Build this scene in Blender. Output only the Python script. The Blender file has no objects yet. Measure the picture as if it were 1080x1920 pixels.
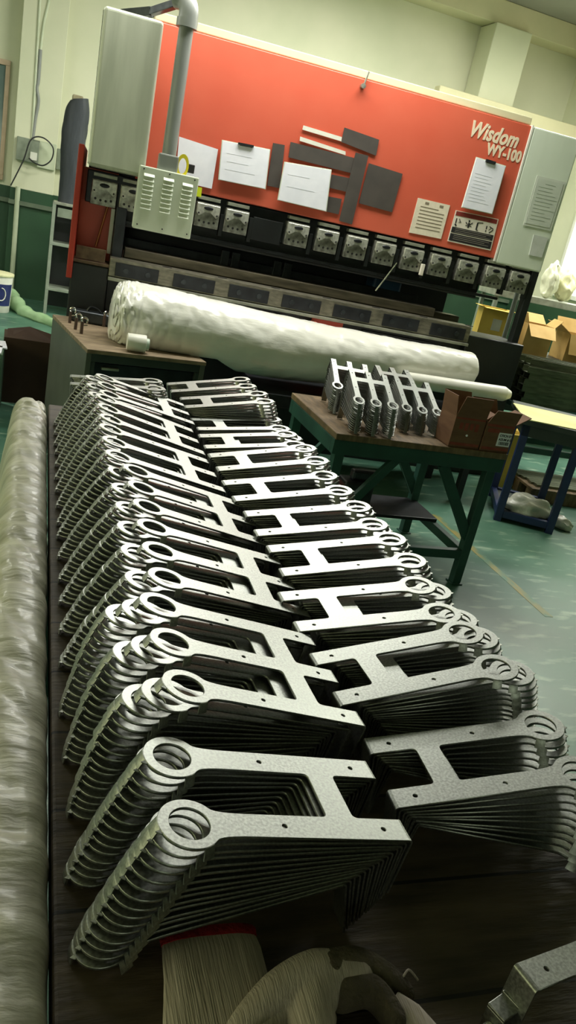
import bpy, bmesh, math, random
from mathutils import Vector, Matrix, noise
random.seed(7)
SC = bpy.context.scene
COL = SC.collection
PI = math.pi
# ------------------------------------------------------------------ camera frame (solved from the photograph)
H = 1.63
FPX = 1445.8
RW = Matrix(((0.94018968, -0.0817625, -0.3306936), (-0.27439185, 0.39351494, -0.87741387), (0.20187243, 0.9156751, 0.34754373)))
def ray(px, py): return RW @ Vector((px - 540, 960 - py, -FPX))
def atz(px, py, z):
    r = ray(px, py); t = (z - H) / r.z; return Vector((r.x*t, r.y*t, z))
def aty(px, py, y):
    r = ray(px, py); t = y / r.y; return Vector((r.x*t, y, H + r.z*t))
# ------------------------------------------------------------------ materials
def lin(h):
    h = h.lstrip('#'); o = []
    for i in (0, 2, 4):
        c = int(h[i:i+2], 16)/255
        o.append(c/12.92 if c <= .04045 else ((c+.055)/1.055)**2.4)
    return (o[0], o[1], o[2], 1)
def mat(name, c1, c2=None, scale=8., rough=.5, metal=0., bump=0., bscale=None, stretch=(1, 1, 1), detail=4., spec=.5, lo=.35, hi=.65, coat=0., trans=0., rvar=0., coords='Object', sss=0.):
    m = bpy.data.materials.new(name); m.use_nodes = True
    nt = m.node_tree; b = nt.nodes['Principled BSDF']
    b.inputs['Roughness'].default_value = rough; b.inputs['Metallic'].default_value = metal
    b.inputs['Specular IOR Level'].default_value = spec
    b.inputs['Coat Weight'].default_value = coat; b.inputs['Coat Roughness'].default_value = .15
    b.inputs['Transmission Weight'].default_value = trans
    if sss: b.inputs['Subsurface Weight'].default_value = sss; b.inputs['Subsurface Radius'].default_value = (.03, .03, .03)
    b.inputs['Base Color'].default_value = lin(c1)
    if c2 or bump or rvar:
        tc = nt.nodes.new('ShaderNodeTexCoord'); mp = nt.nodes.new('ShaderNodeMapping')
        mp.inputs['Scale'].default_value = stretch
        nt.links.new(tc.outputs[coords], mp.inputs['Vector'])
        n = nt.nodes.new('ShaderNodeTexNoise'); n.inputs['Scale'].default_value = scale; n.inputs['Detail'].default_value = detail
        nt.links.new(mp.outputs['Vector'], n.inputs['Vector'])
        if c2:
            r = nt.nodes.new('ShaderNodeValToRGB'); r.color_ramp.elements[0].position = lo; r.color_ramp.elements[1].position = hi
            r.color_ramp.elements[0].color = lin(c1); r.color_ramp.elements[1].color = lin(c2)
            nt.links.new(n.outputs['Fac'], r.inputs['Fac']); nt.links.new(r.outputs['Color'], b.inputs['Base Color'])
        if rvar:
            q = nt.nodes.new('ShaderNodeMapRange'); q.inputs[1].default_value = .3; q.inputs[2].default_value = .7
            q.inputs[3].default_value = max(.02, rough - rvar); q.inputs[4].default_value = min(1, rough + rvar)
            nt.links.new(n.outputs['Fac'], q.inputs[0]); nt.links.new(q.outputs[0], b.inputs['Roughness'])
        if bump:
            n2 = nt.nodes.new('ShaderNodeTexNoise'); n2.inputs['Scale'].default_value = bscale or scale; n2.inputs['Detail'].default_value = detail
            nt.links.new(mp.outputs['Vector'], n2.inputs['Vector'])
            bp = nt.nodes.new('ShaderNodeBump'); bp.inputs['Strength'].default_value = bump; bp.inputs['Distance'].default_value = .01
            nt.links.new(n2.outputs['Fac'], bp.inputs['Height']); nt.links.new(bp.outputs['Normal'], b.inputs['Normal'])
    return m
def lampmat(name, c, s):
    m = bpy.data.materials.new(name); m.use_nodes = True; nt = m.node_tree
    b = nt.nodes['Principled BSDF']; b.inputs['Emission Color'].default_value = lin(c); b.inputs['Emission Strength'].default_value = s
    return m
M = {}
M['galv'] = mat('galvanised_steel', '#8a8d88', '#a6a9a3', 330, .42, 1., rvar=.04, detail=2)
M['wall'] = mat('cream_wall_paint', '#d6d6ba', '#cbceb0', 1.3, .75, bump=.03, bscale=40)
M['wallb'] = mat('cream_wall_band', '#d2cba6', '#c8c49e', 2, .75)
M['dado'] = mat('dark_green_dado_paint', '#284b2f', '#213f28', 1.5, .55)
M['ceil'] = mat('ceiling_paint', '#a09f92', '#969588', 1, .8)
M['floor'] = mat('green_floor_paint', '#365b4a', '#557f69', 1.1, .42, detail=8, rvar=.12, bump=.03, bscale=30)
M['red'] = mat('red_machine_paint', '#c8573f', '#cf644b', 2.2, .45, detail=6, lo=.3, hi=.8)
M['darkred'] = mat('dark_red_paint', '#a5301f', '#b63a28', 4, .5)
M['grey'] = mat('pale_grey_green_panel_paint', '#d6e0cc', '#dde6d3', 2.5, .42, stretch=(3, 3, .6))
M['cabgrey'] = mat('brushed_grey_cabinet_paint', '#c9cdb9', '#b3b8a4', 3, .38, metal=.15, stretch=(4, 4, .5), detail=7)
M['ctrl'] = mat('pale_green_grey_box_paint', '#d0d8c2', '#d8dfcc', 6, .5)
M['pipe'] = mat('grey_pipe_paint', '#7d817c', '#8b8f89', 6, .35, stretch=(1, 1, .3))
M['black'] = mat('black_machine_paint', '#141615', '#1d2120', 5, .42, detail=6)
M['black2'] = mat('dark_oily_steel', '#26282a', '#34373a', 14, .38, metal=.5, detail=6)
M['steel'] = mat('worn_tool_steel', '#b2b3a6', '#75756b', 26, .4, metal=.7, detail=6)
M['capsteel'] = mat('pale_mottled_tool_steel', '#d0d1c4', '#a7a89c', 40, .4, metal=.5, detail=6)
M['rail'] = mat('worn_rail_steel', '#6d6a5c', '#8f8b7a', 18, .42, metal=.7, detail=6, stretch=(1, 3, 3))
M['die'] = mat('brown_oiled_steel', '#4c473a', '#6a6352', 14, .45, metal=.6, stretch=(.4, 3, 3))
M['rust'] = mat('rusty_steel', '#5a4938', '#75624c', 22, .6, metal=.4)
M['bright'] = mat('bright_machined_steel', '#c9cabf', '#a5a698', 30, .25, metal=.9)
M['paper'] = mat('white_paper', '#f0f1f8', '#e6e8f0', 9, .7, detail=6)
M['print'] = mat('grey_print', '#bdc1c8', '#cdd0d6', 60, .8)
M['mag'] = mat('dark_grey_magnetic_rubber', '#403b36', '#4a443e', 9, .7)
M['whitepl'] = mat('white_plastic', '#e3e3d6', '#d8d8ca', 9, .4)
M['yellow'] = mat('yellow_plastic', '#e6d72a', '#d8c722', 9, .5)
M['lime'] = mat('lime_yellow_tag', '#e2ef2c', '#d6e324', 9, .5)
M['cream_text'] = mat('cream_lettering', '#e9d9bd', '#dfceb0', 40, .6)
M['ink'] = mat('black_ink', '#1c1a1a', '#262424', 40, .7)
M['labelred'] = mat('dark_red_label_ink', '#7d2a23', '#85302a', 30, .6)
M['labelbase'] = mat('cream_label_film', '#e8e2d2', '#e0d8c6', 20, .5)
M['notice'] = mat('greyed_notice_film', '#ded4bc', '#e6dcc4', 40, .6, detail=6)
M['film'] = mat('milky_plastic_film', '#f0f0e6', '#e2e2d6', 5, .3, bump=.35, bscale=12, stretch=(.5, 2, 2), detail=7, coat=.5)
M['wrap'] = mat('cloudy_wrapping_film', '#cfcdb8', '#a4a28c', 7, .46, bump=.35, bscale=26, stretch=(.7, 2.6, .7), detail=8, coat=.15)
M['wood'] = mat('dark_worn_table_wood', '#3a3023', '#5a4d3c', 7, .62, bump=.25, bscale=25, stretch=(1, 6, 1), detail=8)
M['woodlight'] = mat('worn_desk_wood', '#6a5a44', '#928066', 9, .6, bump=.2, bscale=30, stretch=(1, 5, 1), detail=8)
M['woodold'] = mat('scuffed_bench_wood', '#55462f', '#786446', 10, .6, bump=.2, bscale=30, stretch=(4, 1, 1), detail=8)
M['greenst'] = mat('green_bench_paint', '#22433a', '#2a5145', 7, .45)
M['deskst'] = mat('dark_grey_green_desk_paint', '#2b332d', '#363f38', 6, .5)
M['deskside'] = mat('grey_desk_side_paint', '#4a4f45', '#565b50', 4, .5)
M['bluest'] = mat('dark_blue_bench_paint', '#16254a', '#1c2e58', 7, .45)
M['carton'] = mat('brown_corrugated_card', '#74543b', '#654731', 7, .8, stretch=(1, 1, 4))
M['cartonlit'] = mat('lit_corrugated_card', '#c2a060', '#b3914f', 6, .75)  # yellow light on the back cartons put into the card colour
M['cartonyel'] = mat('yellow_lit_card', '#d1b550', '#c5a645', 6, .7)  # card coloured yellower for the warm light falling on it
M['darkbrown'] = mat('dark_brown_card', '#3a2718', '#452f1e', 5, .7)
M['redprint'] = mat('faded_red_carton_print', '#7d3527', '#8a4434', 18, .8)
M['yelsheet'] = mat('pale_yellow_card_sheet', '#e0dc9a', '#d2cd88', 3, .7)
M['cotton'] = mat('undyed_cotton_knit', '#bdb2a6', '#a89d90', 160, .9, bump=.35, bscale=260, stretch=(2.5, .06, 1), detail=2)
M['redknit'] = mat('red_cuff_knit', '#a5141c', '#8d1018', 120, .9, bump=.5, bscale=200)
M['dirtycotton'] = mat('oil_soiled_cotton_knit', '#5d5443', '#453d30', 30, .9, bump=.6, bscale=160)
M['chrome'] = mat('chrome_steel', '#d5d5d2', None, 8, .15, metal=1.)
M['tool'] = mat('dark_tool_steel', '#33373a', '#434749', 20, .32, metal=.6)
M['toolhandle'] = mat('brown_red_tool_handle', '#4a3a34', '#5d463c', 20, .5)
M['blackbag'] = mat('dark_grey_tarpaulin', '#34393d', '#2a2f33', 6, .6, bump=.5, bscale=9, stretch=(3, 3, .7))
M['cable'] = mat('black_cable_rubber', '#1d1f1d', None, 5, .5)
M['conduit'] = mat('pale_conduit_plastic', '#c9d0b4', '#bcc4a6', 6, .5)
M['greybox'] = mat('grey_outlet_box_metal', '#8f9886', '#7f8877', 12, .4, metal=.3)
M['rack'] = mat('pale_grey_rack_paint', '#8d9686', '#7d8676', 8, .45)
M['greenfilm'] = mat('pale_green_plastic_sheet', '#a9c89a', '#93b585', 6, .3, bump=.4, bscale=14)
M['bluelabel'] = mat('navy_bucket_label', '#20285a', '#28326c', 9, .5)
M['greencab'] = mat('dull_green_cabinet_paint', '#4d6a52', '#58765d', 5, .5)
M['bagwhite'] = mat('white_bag_film', '#cfd0c0', '#bcbdac', 8, .3, bump=.7, bscale=22)
M['pinkboard'] = mat('pale_pinkish_board', '#cdb291', '#c2a685', 4, .7)
M['channel'] = mat('oily_dark_channel_steel', '#5d6450', '#7a8168', 14, .35, metal=.7, stretch=(.5, 3, 3))
M['pale'] = mat('pale_scuffed_metal', '#a9ab9a', '#8d9080', 14, .4, metal=.4)
M['worn'] = mat('worn_yellow_floor_line', '#8f8440', '#4f7a62', 7, .5, detail=8, stretch=(1.5, .6, 1), lo=.40, hi=.56)
M['pinpot'] = mat('window_blind_grey', '#6f7d78', None, 3, .5)
M['bluedrum'] = mat('blue_drum_plastic', '#1d3d5c', '#244868', 5, .45)
M['tubehousing'] = mat('white_lamp_housing', '#e0e0d8', None, 4, .5)
def flecked():
    m = mat('oil_flecked_black_panel', '#14171a', '#1f2427', 6, .35)
    nt = m.node_tree; b = nt.nodes['Principled BSDF']
    tc = nt.nodes.new('ShaderNodeTexCoord'); v = nt.nodes.new('ShaderNodeTexNoise'); v.inputs['Scale'].default_value = 55; v.inputs['Detail'].default_value = 3
    nt.links.new(tc.outputs['Object'], v.inputs['Vector'])
    r = nt.nodes.new('ShaderNodeValToRGB'); r.color_ramp.elements[0].position = .66; r.color_ramp.elements[1].position = .70
    r.color_ramp.elements[0].color = lin('#15181a'); r.color_ramp.elements[1].color = lin('#b9bdb6')
    nt.links.new(v.outputs['Fac'], r.inputs['Fac']); nt.links.new(r.outputs['Color'], b.inputs['Base Color'])
    return m
M['fleck'] = flecked()
def floor_scuffs():
    m = M['floor']; nt = m.node_tree; b = nt.nodes['Principled BSDF']
    old = b.inputs['Base Color'].links[0].from_socket
    tc = nt.nodes.new('ShaderNodeTexCoord'); mp = nt.nodes.new('ShaderNodeMapping'); mp.inputs['Scale'].default_value = (3.2, 11, 1); mp.inputs['Rotation'].default_value = (0, 0, .5)
    n = nt.nodes.new('ShaderNodeTexNoise'); n.inputs['Scale'].default_value = 1.6; n.inputs['Detail'].default_value = 7
    nt.links.new(tc.outputs['Object'], mp.inputs['Vector']); nt.links.new(mp.outputs['Vector'], n.inputs['Vector'])
    r = nt.nodes.new('ShaderNodeValToRGB'); r.color_ramp.elements[0].position = .56; r.color_ramp.elements[1].position = .70
    r.color_ramp.elements[0].color = (0, 0, 0, 1); r.color_ramp.elements[1].color = (.55, .55, .55, 1)
    nt.links.new(n.outputs['Fac'], r.inputs['Fac'])
    mx = nt.nodes.new('ShaderNodeMixRGB'); mx.inputs['Color2'].default_value = lin('#a9bda2')
    nt.links.new(r.outputs['Color'], mx.inputs['Fac']); nt.links.new(old, mx.inputs['Color1']); nt.links.new(mx.outputs['Color'], b.inputs['Base Color'])
floor_scuffs()
def planks(m, axis, pitch):
    nt = m.node_tree; b = nt.nodes['Principled BSDF']; old = b.inputs['Base Color'].links[0].from_socket
    tc = nt.nodes.new('ShaderNodeTexCoord'); sx = nt.nodes.new('ShaderNodeSeparateXYZ'); nt.links.new(tc.outputs['Object'], sx.inputs[0])
    d = nt.nodes.new('ShaderNodeMath'); d.operation = 'DIVIDE'; d.inputs[1].default_value = pitch; nt.links.new(sx.outputs[axis], d.inputs[0])
    fr = nt.nodes.new('ShaderNodeMath'); fr.operation = 'FRACT'; nt.links.new(d.outputs[0], fr.inputs[0])
    g = nt.nodes.new('ShaderNodeMath'); g.operation = 'LESS_THAN'; g.inputs[1].default_value = .035; nt.links.new(fr.outputs[0], g.inputs[0])
    mx = nt.nodes.new('ShaderNodeMixRGB'); mx.inputs['Color2'].default_value = lin('#0d0a07')
    nt.links.new(g.outputs[0], mx.inputs['Fac']); nt.links.new(old, mx.inputs['Color1']); nt.links.new(mx.outputs['Color'], b.inputs['Base Color'])
planks(M['wood'], 1, .135)
# ------------------------------------------------------------------ object helpers
def newbm(): return bmesh.new()
def link(name, me, parent=None, loc=None):
    o = bpy.data.objects.new(name, me); COL.objects.link(o)
    if parent: o.parent = parent
    if loc is not None: o.location = loc
    return o
def finish(name, bm, m, parent=None, bevel=0., smooth=False, seg=2):
    if bevel:
        bmesh.ops.bevel(bm, geom=[e for e in bm.edges if len(e.link_faces) == 2 and e.calc_face_angle(0) > .6], offset=bevel, segments=seg, affect='EDGES', profile=.5, clamp_overlap=True)
    bmesh.ops.recalc_face_normals(bm, faces=bm.faces)
    me = bpy.data.meshes.new(name); bm.to_mesh(me); bm.free()
    if smooth:
        me.polygons.foreach_set('use_smooth', [True]*len(me.polygons))
        me.set_sharp_from_angle(angle=.7)
    me.materials.append(m if not isinstance(m, str) else M[m])
    return link(name, me, parent)
def bx(bm, x0, x1, y0, y1, z0, z1):
    r = bmesh.ops.create_cube(bm, size=1)
    for v in r['verts']:
        v.co = Vector(((x0+x1)/2+v.co.x*(x1-x0), (y0+y1)/2+v.co.y*(y1-y0), (z0+z1)/2+v.co.z*(z1-z0)))
    return r['verts']
def bxm(bm, mtx, sx, sy, sz):
    r = bmesh.ops.create_cube(bm, size=1)
    for v in r['verts']: v.co = mtx @ Vector((v.co.x*sx, v.co.y*sy, v.co.z*sz))
    return r['verts']
def beam(bm, a, b, w, h=None):
    a = Vector(a); b = Vector(b); d = b-a; h = h or w
    q = d.to_track_quat('X', 'Z').to_matrix().to_4x4(); q.translation = (a+b)/2
    return bxm(bm, q, d.length, w, h)
def cyl(bm, a, b, r, r2=None, n=20, caps=True):
    a = Vector(a); b = Vector(b); d = b-a
    q = d.to_track_quat('Z', 'Y').to_matrix().to_4x4(); q.translation = (a+b)/2
    bmesh.ops.create_cone(bm, cap_ends=caps, segments=n, radius1=r, radius2=r if r2 is None else r2, depth=d.length, matrix=q)
def prism(bm, pts, off):
    """extrude a polygon (list of Vectors) by vector off"""
    a = [bm.verts.new(p) for p in pts]; b = [bm.verts.new(Vector(p)+off) for p in pts]
    bm.faces.new(a); bm.faces.new(list(reversed(b)))
    n = len(pts)
    for i in range(n): bm.faces.new((a[i], b[i], b[(i+1) % n], a[(i+1) % n]))
def tube(bm, pts, r, n=10):
    pts = [Vector(p) for p in pts]; rings = []
    for i, p in enumerate(pts):
        d = (pts[min(i+1, len(pts)-1)]-pts[max(i-1, 0)]).normalized()
        u = d.orthogonal().normalized() if i == 0 else (rings[-1][1]-d*rings[-1][1].dot(d)).normalized()
        w = d.cross(u); rr = r[i] if isinstance(r, (list, tuple)) else r
        rings.append(([bm.verts.new(p+(u*math.cos(2*PI*k/n)+w*math.sin(2*PI*k/n))*rr) for k in range(n)], u))
    for i in range(len(rings)-1):
        A = rings[i][0]; B = rings[i+1][0]
        for k in range(n): bm.faces.new((A[k], A[(k+1) % n], B[(k+1) % n], B[k]))
    bm.faces.new(list(reversed(rings[0][0]))); bm.faces.new(rings[-1][0])
def spline(pts, n=8):
    pts = [Vector(p) for p in pts]; out = []
    P = [pts[0]]+pts+[pts[-1]]
    for i in range(1, len(P)-2):
        for k in range(n):
            t = k/n; a, b, c, d = P[i-1], P[i], P[i+1], P[i+2]
            out.append(.5*((2*b)+(-a+c)*t+(2*a-5*b+4*c-d)*t*t+(-a+3*b-3*c+d)*t**3))
    out.append(pts[-1]); return out
def tag(o, label, cat, group=None, kind=None):
    if label: o['label'] = label
    if cat: o['category'] = cat
    if group: o['group'] = group
    if kind: o['kind'] = kind
    return o
def thing(name, label, cat, loc=(0, 0, 0), rz=0., group=None):
    o = bpy.data.objects.new(name, None); COL.objects.link(o); o.empty_display_size = .1
    o.location = loc; o.rotation_euler = (0, 0, rz)
    return tag(o, label, cat, group)
def struct(name, bm, m, bevel=0.):
    o = finish(name, bm, m, None, bevel); o['kind'] = 'structure'; return o
def copytree(o, parent=None):
    c = o.copy(); COL.objects.link(c)
    if parent: c.parent = parent
    for ch in list(o.children): copytree(ch, c)
    return c
def realise(o):
    dg = bpy.context.evaluated_depsgraph_get()
    me = bpy.data.meshes.new_from_object(o.evaluated_get(dg)); d = o.data; bpy.data.objects.remove(o)
    return me
def textmesh(s, size, extrude, shear=0., bold=0., align='LEFT', space=1.):
    c = bpy.data.curves.new('lettering', 'FONT'); c.body = s; c.size = size; c.extrude = extrude; c.shear = shear; c.offset = bold; c.align_x = align; c.space_character = space
    o = bpy.data.objects.new('lettering', c); COL.objects.link(o); bpy.context.view_layer.update()
    return realise(o)
def wob(p, s, a, seed=0.):
    return noise.noise(Vector(p)*s+Vector((seed, seed*1.7, -seed)))*a
# ------------------------------------------------------------------ room shell
XL, XR, YB, YN, ZC = -5.0, 7.0, 11.0, -7.0, 4.82
bm = newbm(); bx(bm, XL, XR, YN, YB, -.06, 0); struct('floor', bm, 'floor')
bm = newbm(); bx(bm, XL, XR, YN, YB, ZC, ZC+.06); struct('ceiling', bm, 'ceil')
bm = newbm(); bx(bm, XL-.1, XR+.1, YB, YB+.1, 0, ZC); struct('wall_back', bm, 'wall')
bm = newbm(); bx(bm, XL-.1, XL, YN, YB, 0, ZC); struct('wall_left', bm, 'wall')
bm = newbm(); bx(bm, XR, XR+.1, YN, YB, 0, ZC); struct('wall_right', bm, 'wall')
bm = newbm(); bx(bm, XL-.1, XR+.1, YN-.1, YN, 0, ZC); struct('wall_front', bm, mat('dim_green_shop_wall', '#3a4a3c', '#445446', 2, .8))
# pilaster on the back wall, dado paint, dado rail
bm = newbm(); bx(bm, -.40, .10, YB-.18, YB, 1.31, ZC-.002); struct('trim_1', bm, 'wall', .004)
bm = newbm(); bx(bm, XL, XR, YB-.012, YB, 0, 1.31); bx(bm, -.40, .10, YB-.19, YB-.012, 0, 1.31); bx(bm, XL, XL+.012, YN, YB-.02, 0, 1.31); bx(bm, XR-.012, XR, YN, YB-.02, 0, 1.31); struct('trim_2', bm, 'dado')
bm = newbm(); bx(bm, XL, XR, YB-.05, YB-.012, 1.12, 1.17); bx(bm, -.41, .11, YB-.225, YB-.19, 1.12, 1.17); struct('trim_3', bm, mat('dull_green_brown_rail_paint', '#63705a', '#566350', 8, .6))
# beams along the head of the back wall and a column on the right
bm = newbm(); bx(bm, XL, XR, YB-.35, YB, ZC-.28, ZC-.002); struct('trim_4', bm, 'wallb', .01)
bm = newbm(); bx(bm, 5.35, 5.9, YB-.45, YB-.012, 1.3, ZC-.29); struct('trim_5', bm, 'wall', .01)
bm = newbm(); bx(bm, 4.7, XR, YB-.62, YB-.46, 3.42, 3.62); struct('trim_6', bm, 'wallb', .01)
# window on the left of the back wall (only its right edge is in frame)
bm = newbm()
bx(bm, -1.5, -.50, YB-.05, YB-.002, 1.36, 1.42); bx(bm, -1.5, -.50, YB-.05, YB-.002, 2.62, 2.68); bx(bm, -.55, -.50, YB-.05, YB-.002, 1.42, 2.62); bx(bm, -1.5, -1.45, YB-.05, YB-.002, 1.42, 2.62)
w1 = struct('window_1', bm, mat('beige_window_frame', '#b9a58a', '#ad987c', 8, .5), .004)
bm = newbm(); bx(bm, -1.45, -.55, YB-.03, YB-.02, 1.42, 2.62); finish('window_pane', bm, mat('dim_window_glass', '#5e6f68', '#6a7b73', 2, .12), w1)
# right window, then left and front windows added to light the tabs
DAY = lampmat('daylight_glass', '#f6ffe6', 1.5)
def sidewin(n, x, sgn, y0, y1, z0, z1):
    bm = newbm(); xa, xb = sorted((x, x-sgn*.06)); k = 4
    for z in (z0, z1): bx(bm, xa, xb, y0, y1, z, z+.06)
    for i in range(k+1): y = y0+(y1-y0-.06)*i/k; bx(bm, xa, xb, y, y+.06, z0+.06, z1)
    w = struct('window_%d' % n, bm, 'whitepl', .004)
    bm = newbm(); xa, xb = sorted((x-sgn*.02, x-sgn*.03)); bx(bm, xa, xb, y0+.06, y1-.06, z0+.06, z1); finish('window_pane', bm, DAY, w)
sidewin(2, XR-.002, 1, 6.0, 9.9, 1.4, 3.0)
bm = newbm(); bx(bm, XL, XL+.06, -1.5, 4.5, 1.4, 1.46); bx(bm, XL, XL+.06, -1.5, 4.5, 3.0, 3.06)
for y in (-1.5, 0, 1.5, 3.0, 4.44): bx(bm, XL, XL+.06, y, y+.06, 1.46, 3.0)
w = struct('window_3', bm, 'whitepl', .004); bm = newbm(); bx(bm, XL+.02, XL+.03, -1.44, 4.44, 1.46, 3.0); finish('window_pane', bm, lampmat('yellow_fill_glow', '#f2f3b8', 1.8), w)  # unseen window, added so its glow lights the left-facing tabs
bm = newbm(); bx(bm, -3.2, -.8, YN, YN+.06, .9, .96); bx(bm, -3.2, -.8, YN, YN+.06, 2.7, 2.76)
for x in (-3.2, -2.03, -.86): bx(bm, x, x+.06, YN, YN+.06, .96, 2.7)
w = struct('window_4', bm, 'whitepl', .004); bm = newbm(); bx(bm, -3.14, -.86, YN+.02, YN+.03, .96, 2.7); finish('window_pane', bm, lampmat('front_fill_glow', '#f4ffe0', 2.2), w)  # added window behind the camera, glows to brighten the near tabs
# worn yellow line on the floor
bm = newbm(); bx(bm, 2.64, 2.69, 2.95, 4.3, 0, .0012); struct('trim_7', bm, 'worn')
# ------------------------------------------------------------------ press brake (local frame: x along the machine, -y towards the photographer)
A = Vector((.25, 5.58, 0)); BD = Vector((2.95, -.18, 0)).normalized(); BN = Vector((-BD.y, BD.x, 0)); BANG = math.atan2(BD.y, BD.x)
def brk(u, v, z): return A + BD*u + BN*v + Vector((0, 0, z))
def onbrk(px, py, off=0.):
    r = ray(px, py); q = A - BN*off; t = q.dot(BN)/(r.x*BN.x+r.y*BN.y)
    return Vector((r.x*t, r.y*t, H+r.z*t))
brake = thing('press_brake', 'long press brake with red front panel, grey side panels and black bed', 'press brake', A, BANG)
bm = newbm(); bx(bm, .30, 2.965, 0, .05, 1.672, 2.585); fp = finish('front_panel', bm, 'red', brake, .006); fp['label'] = 'big red front panel'
bm = newbm(); bx(bm, 2.965, 2.978, -.012, .05, 1.655, 2.59); finish('edge_strip', bm, 'whitepl', brake)
bm = newbm(); bx(bm, 2.98, 3.375, -.01, .7, 1.645, 2.585); finish('side_panel', bm, 'grey', brake, .012)
bm = newbm(); bx(bm, .30, 2.965, .05, .9, 2.50, 2.64); bx(bm, .30, 2.965, .02, .9, 2.59, 2.64); finish('top_cover', bm, 'wallb', brake, .006)
bm = newbm(); bx(bm, .0, .345, -.26, .35, 1.685, 2.548); o = finish('electrical_cabinet', bm, 'cabgrey', brake, .022, seg=4); o['label'] = 'brushed grey cabinet on the left end'
bm = newbm(); bx(bm, -.004, .0, -.20, -.05, 1.70, 2.53); finish('cabinet_edge', bm, 'bright', brake)
bm = newbm(); bx(bm, .0, 3.36, .06, .3, 1.47, 1.67); bx(bm, .0, 3.36, .3, .9, 1.60, 2.5); finish('ram', bm, 'black2', brake, .006)
bm = newbm(); bx(bm, .2, 2.95, .08, .13, 1.36, 1.47); finish('punch', bm, 'black', brake, .01)
bm = newbm(); bx(bm, .2, 3.1, .02, .10, 1.385, 1.405); finish('punch_rail', bm, 'black2', brake, .003)
def clamp_cap_bm():
    bm = newbm()
    pts = [(-.078, .078), (.078, .078), (.078, .018), (.060, -.002), (.044, .010), (.022, .030), (-.022, .030), (-.044, .010), (-.060, -.002), (-.078, .018)]
    prism(bm, [Vector((x, -.012, z)) for x, z in pts], Vector((0, -.016, 0)))
    bmesh.ops.bevel(bm, geom=bm.edges[:], offset=.003, segments=1, affect='EDGES', clamp_overlap=True); return bm
proto = None
CU = [.115, .30, .801, 1.002, 1.438, 1.66, 1.88, 2.10, 2.322, 2.544, 2.77, 3.0, 3.21]
for i, u in enumerate(CU):
    if proto is None:
        bm = newbm(); bx(bm, -.082, .082, -.012, .062, -.070, .085); proto = finish('punch_clamp', bm, 'steel', brake, .004)
        finish('clamp_cap', clamp_cap_bm(), 'capsteel', proto)
        bm = newbm(); bmesh.ops.create_uvsphere(bm, u_segments=16, v_segments=8, radius=1, matrix=Matrix.Translation((0, -.029, .054)) @ Matrix.Diagonal((.032, .007, .013, 1)))
        finish('clamp_knob', bm, 'black2', proto, smooth=True)
        hole = None
        for x, y_, z, r in ((-.062, -.0285, .016, .006), (.062, -.0285, .016, .006), (-.05, -.0125, -.032, .008), (-.017, -.0125, -.038, .008), (.017, -.0125, -.038, .008), (.05, -.0125, -.032, .008)):
            bm = newbm(); cyl(bm, (x, y_-.001, z), (x, y_+.002, z), r, n=12); finish('bolt_hole', bm, 'ink', proto)
        c = proto
    else: c = copytree(proto, brake)
    c.location = (u, 0, 1.535)
    bm = newbm(); bx(bm, u-.075, u+.075, -.004, .06, 1.637, 1.658); finish('lit_ledge', bm, 'pale', brake, .002)  # pale strip stands for light reflected on the ledge
    bm = newbm(); bx(bm, u+.092, u+.118, .0, .06, 1.43, 1.57 + .02*(i % 2)); finish('clamp_spacer', bm, 'black', brake, .002)
bm = newbm(); bx(bm, 1.12, 1.33, .0, .06, 1.45, 1.60); finish('blank_plate', bm, 'black', brake, .003)
# lower beam
bm = newbm(); bx(bm, .29, 2.62, .02, .16, 1.17, 1.235); bx(bm, .29, 2.9, .16, .3, 1.14, 1.20); finish('die_holder', bm, 'die', brake, .006)
bm = newbm(); bx(bm, .20, 2.88, -.13, .02, 1.045, 1.165); finish('bed_rail', bm, 'rail', brake, .006)
for k in range(7):
    u0 = .24 + k*.385
    bm = newbm(); bx(bm, u0, u0+.285, -.142, -.13, 1.055, 1.142)
    ins = finish('rail_insert', bm, 'black2', brake, .003)
    bm = newbm()
    for d in (.07, .215): cyl(bm, (u0+d, -.152, 1.098), (u0+d, -.14, 1.098), .017, n=14)
    finish('bolt', bm, 'tool', ins)
    bm = newbm(); bmesh.ops.create_cone(bm, cap_ends=True, segments=16, radius1=.022, radius2=.022, depth=.004, matrix=Matrix.Translation((u0+.34, -.06, 1.166)) @ Matrix.Diagonal((1.5, .8, 1, 1)))
    finish('rail_slot', bm, 'ink', brake)
bm = newbm(); bx(bm, .20, 2.88, -.155, -.05, 1.02, 1.042); finish('drip_ledge', bm, 'pale', brake, .003)
bm = newbm(); bx(bm, .2, 3.375, -.05, .16, 0, 1.02); bx(bm, .2, 3.375, .16, 1.2, 0, .95); finish('bed', bm, 'black', brake, .006)
bm = newbm(); bx(bm, 2.88, 3.375, -.10, .3, .2, 1.10); finish('bed_end_box', bm, 'black', brake, .01)
bm = newbm(); bx(bm, -.04, .2, -.12, 1.2, 0, 1.095); finish('bed_end_box', bm, 'black', brake, .01)
bm = newbm(); bx(bm, -.04, .2, -.125, .2, 1.095, 1.115); finish('bed_end_cap', bm, 'rust', brake, .003)
bm = newbm(); bx(bm, -.02, .17, -.1, -.07, 1.12, 1.20); finish('rusty_block', bm, 'rust', brake, .003)
bm = newbm(); bx(bm, .70, 1.42, -.075, -.05, .74, 1.0); finish('flecked_panel', bm, 'fleck', brake, .004)
bm = newbm(); bx(bm, 2.05, 2.62, -.075, -.05, .76, .995); finish('flecked_panel', bm, 'fleck', brake, .004)
bm = newbm(); bx(bm, 2.72, 2.86, -.085, -.05, .88, .95); finish('maker_plate', bm, 'black2', brake, .003)
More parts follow.
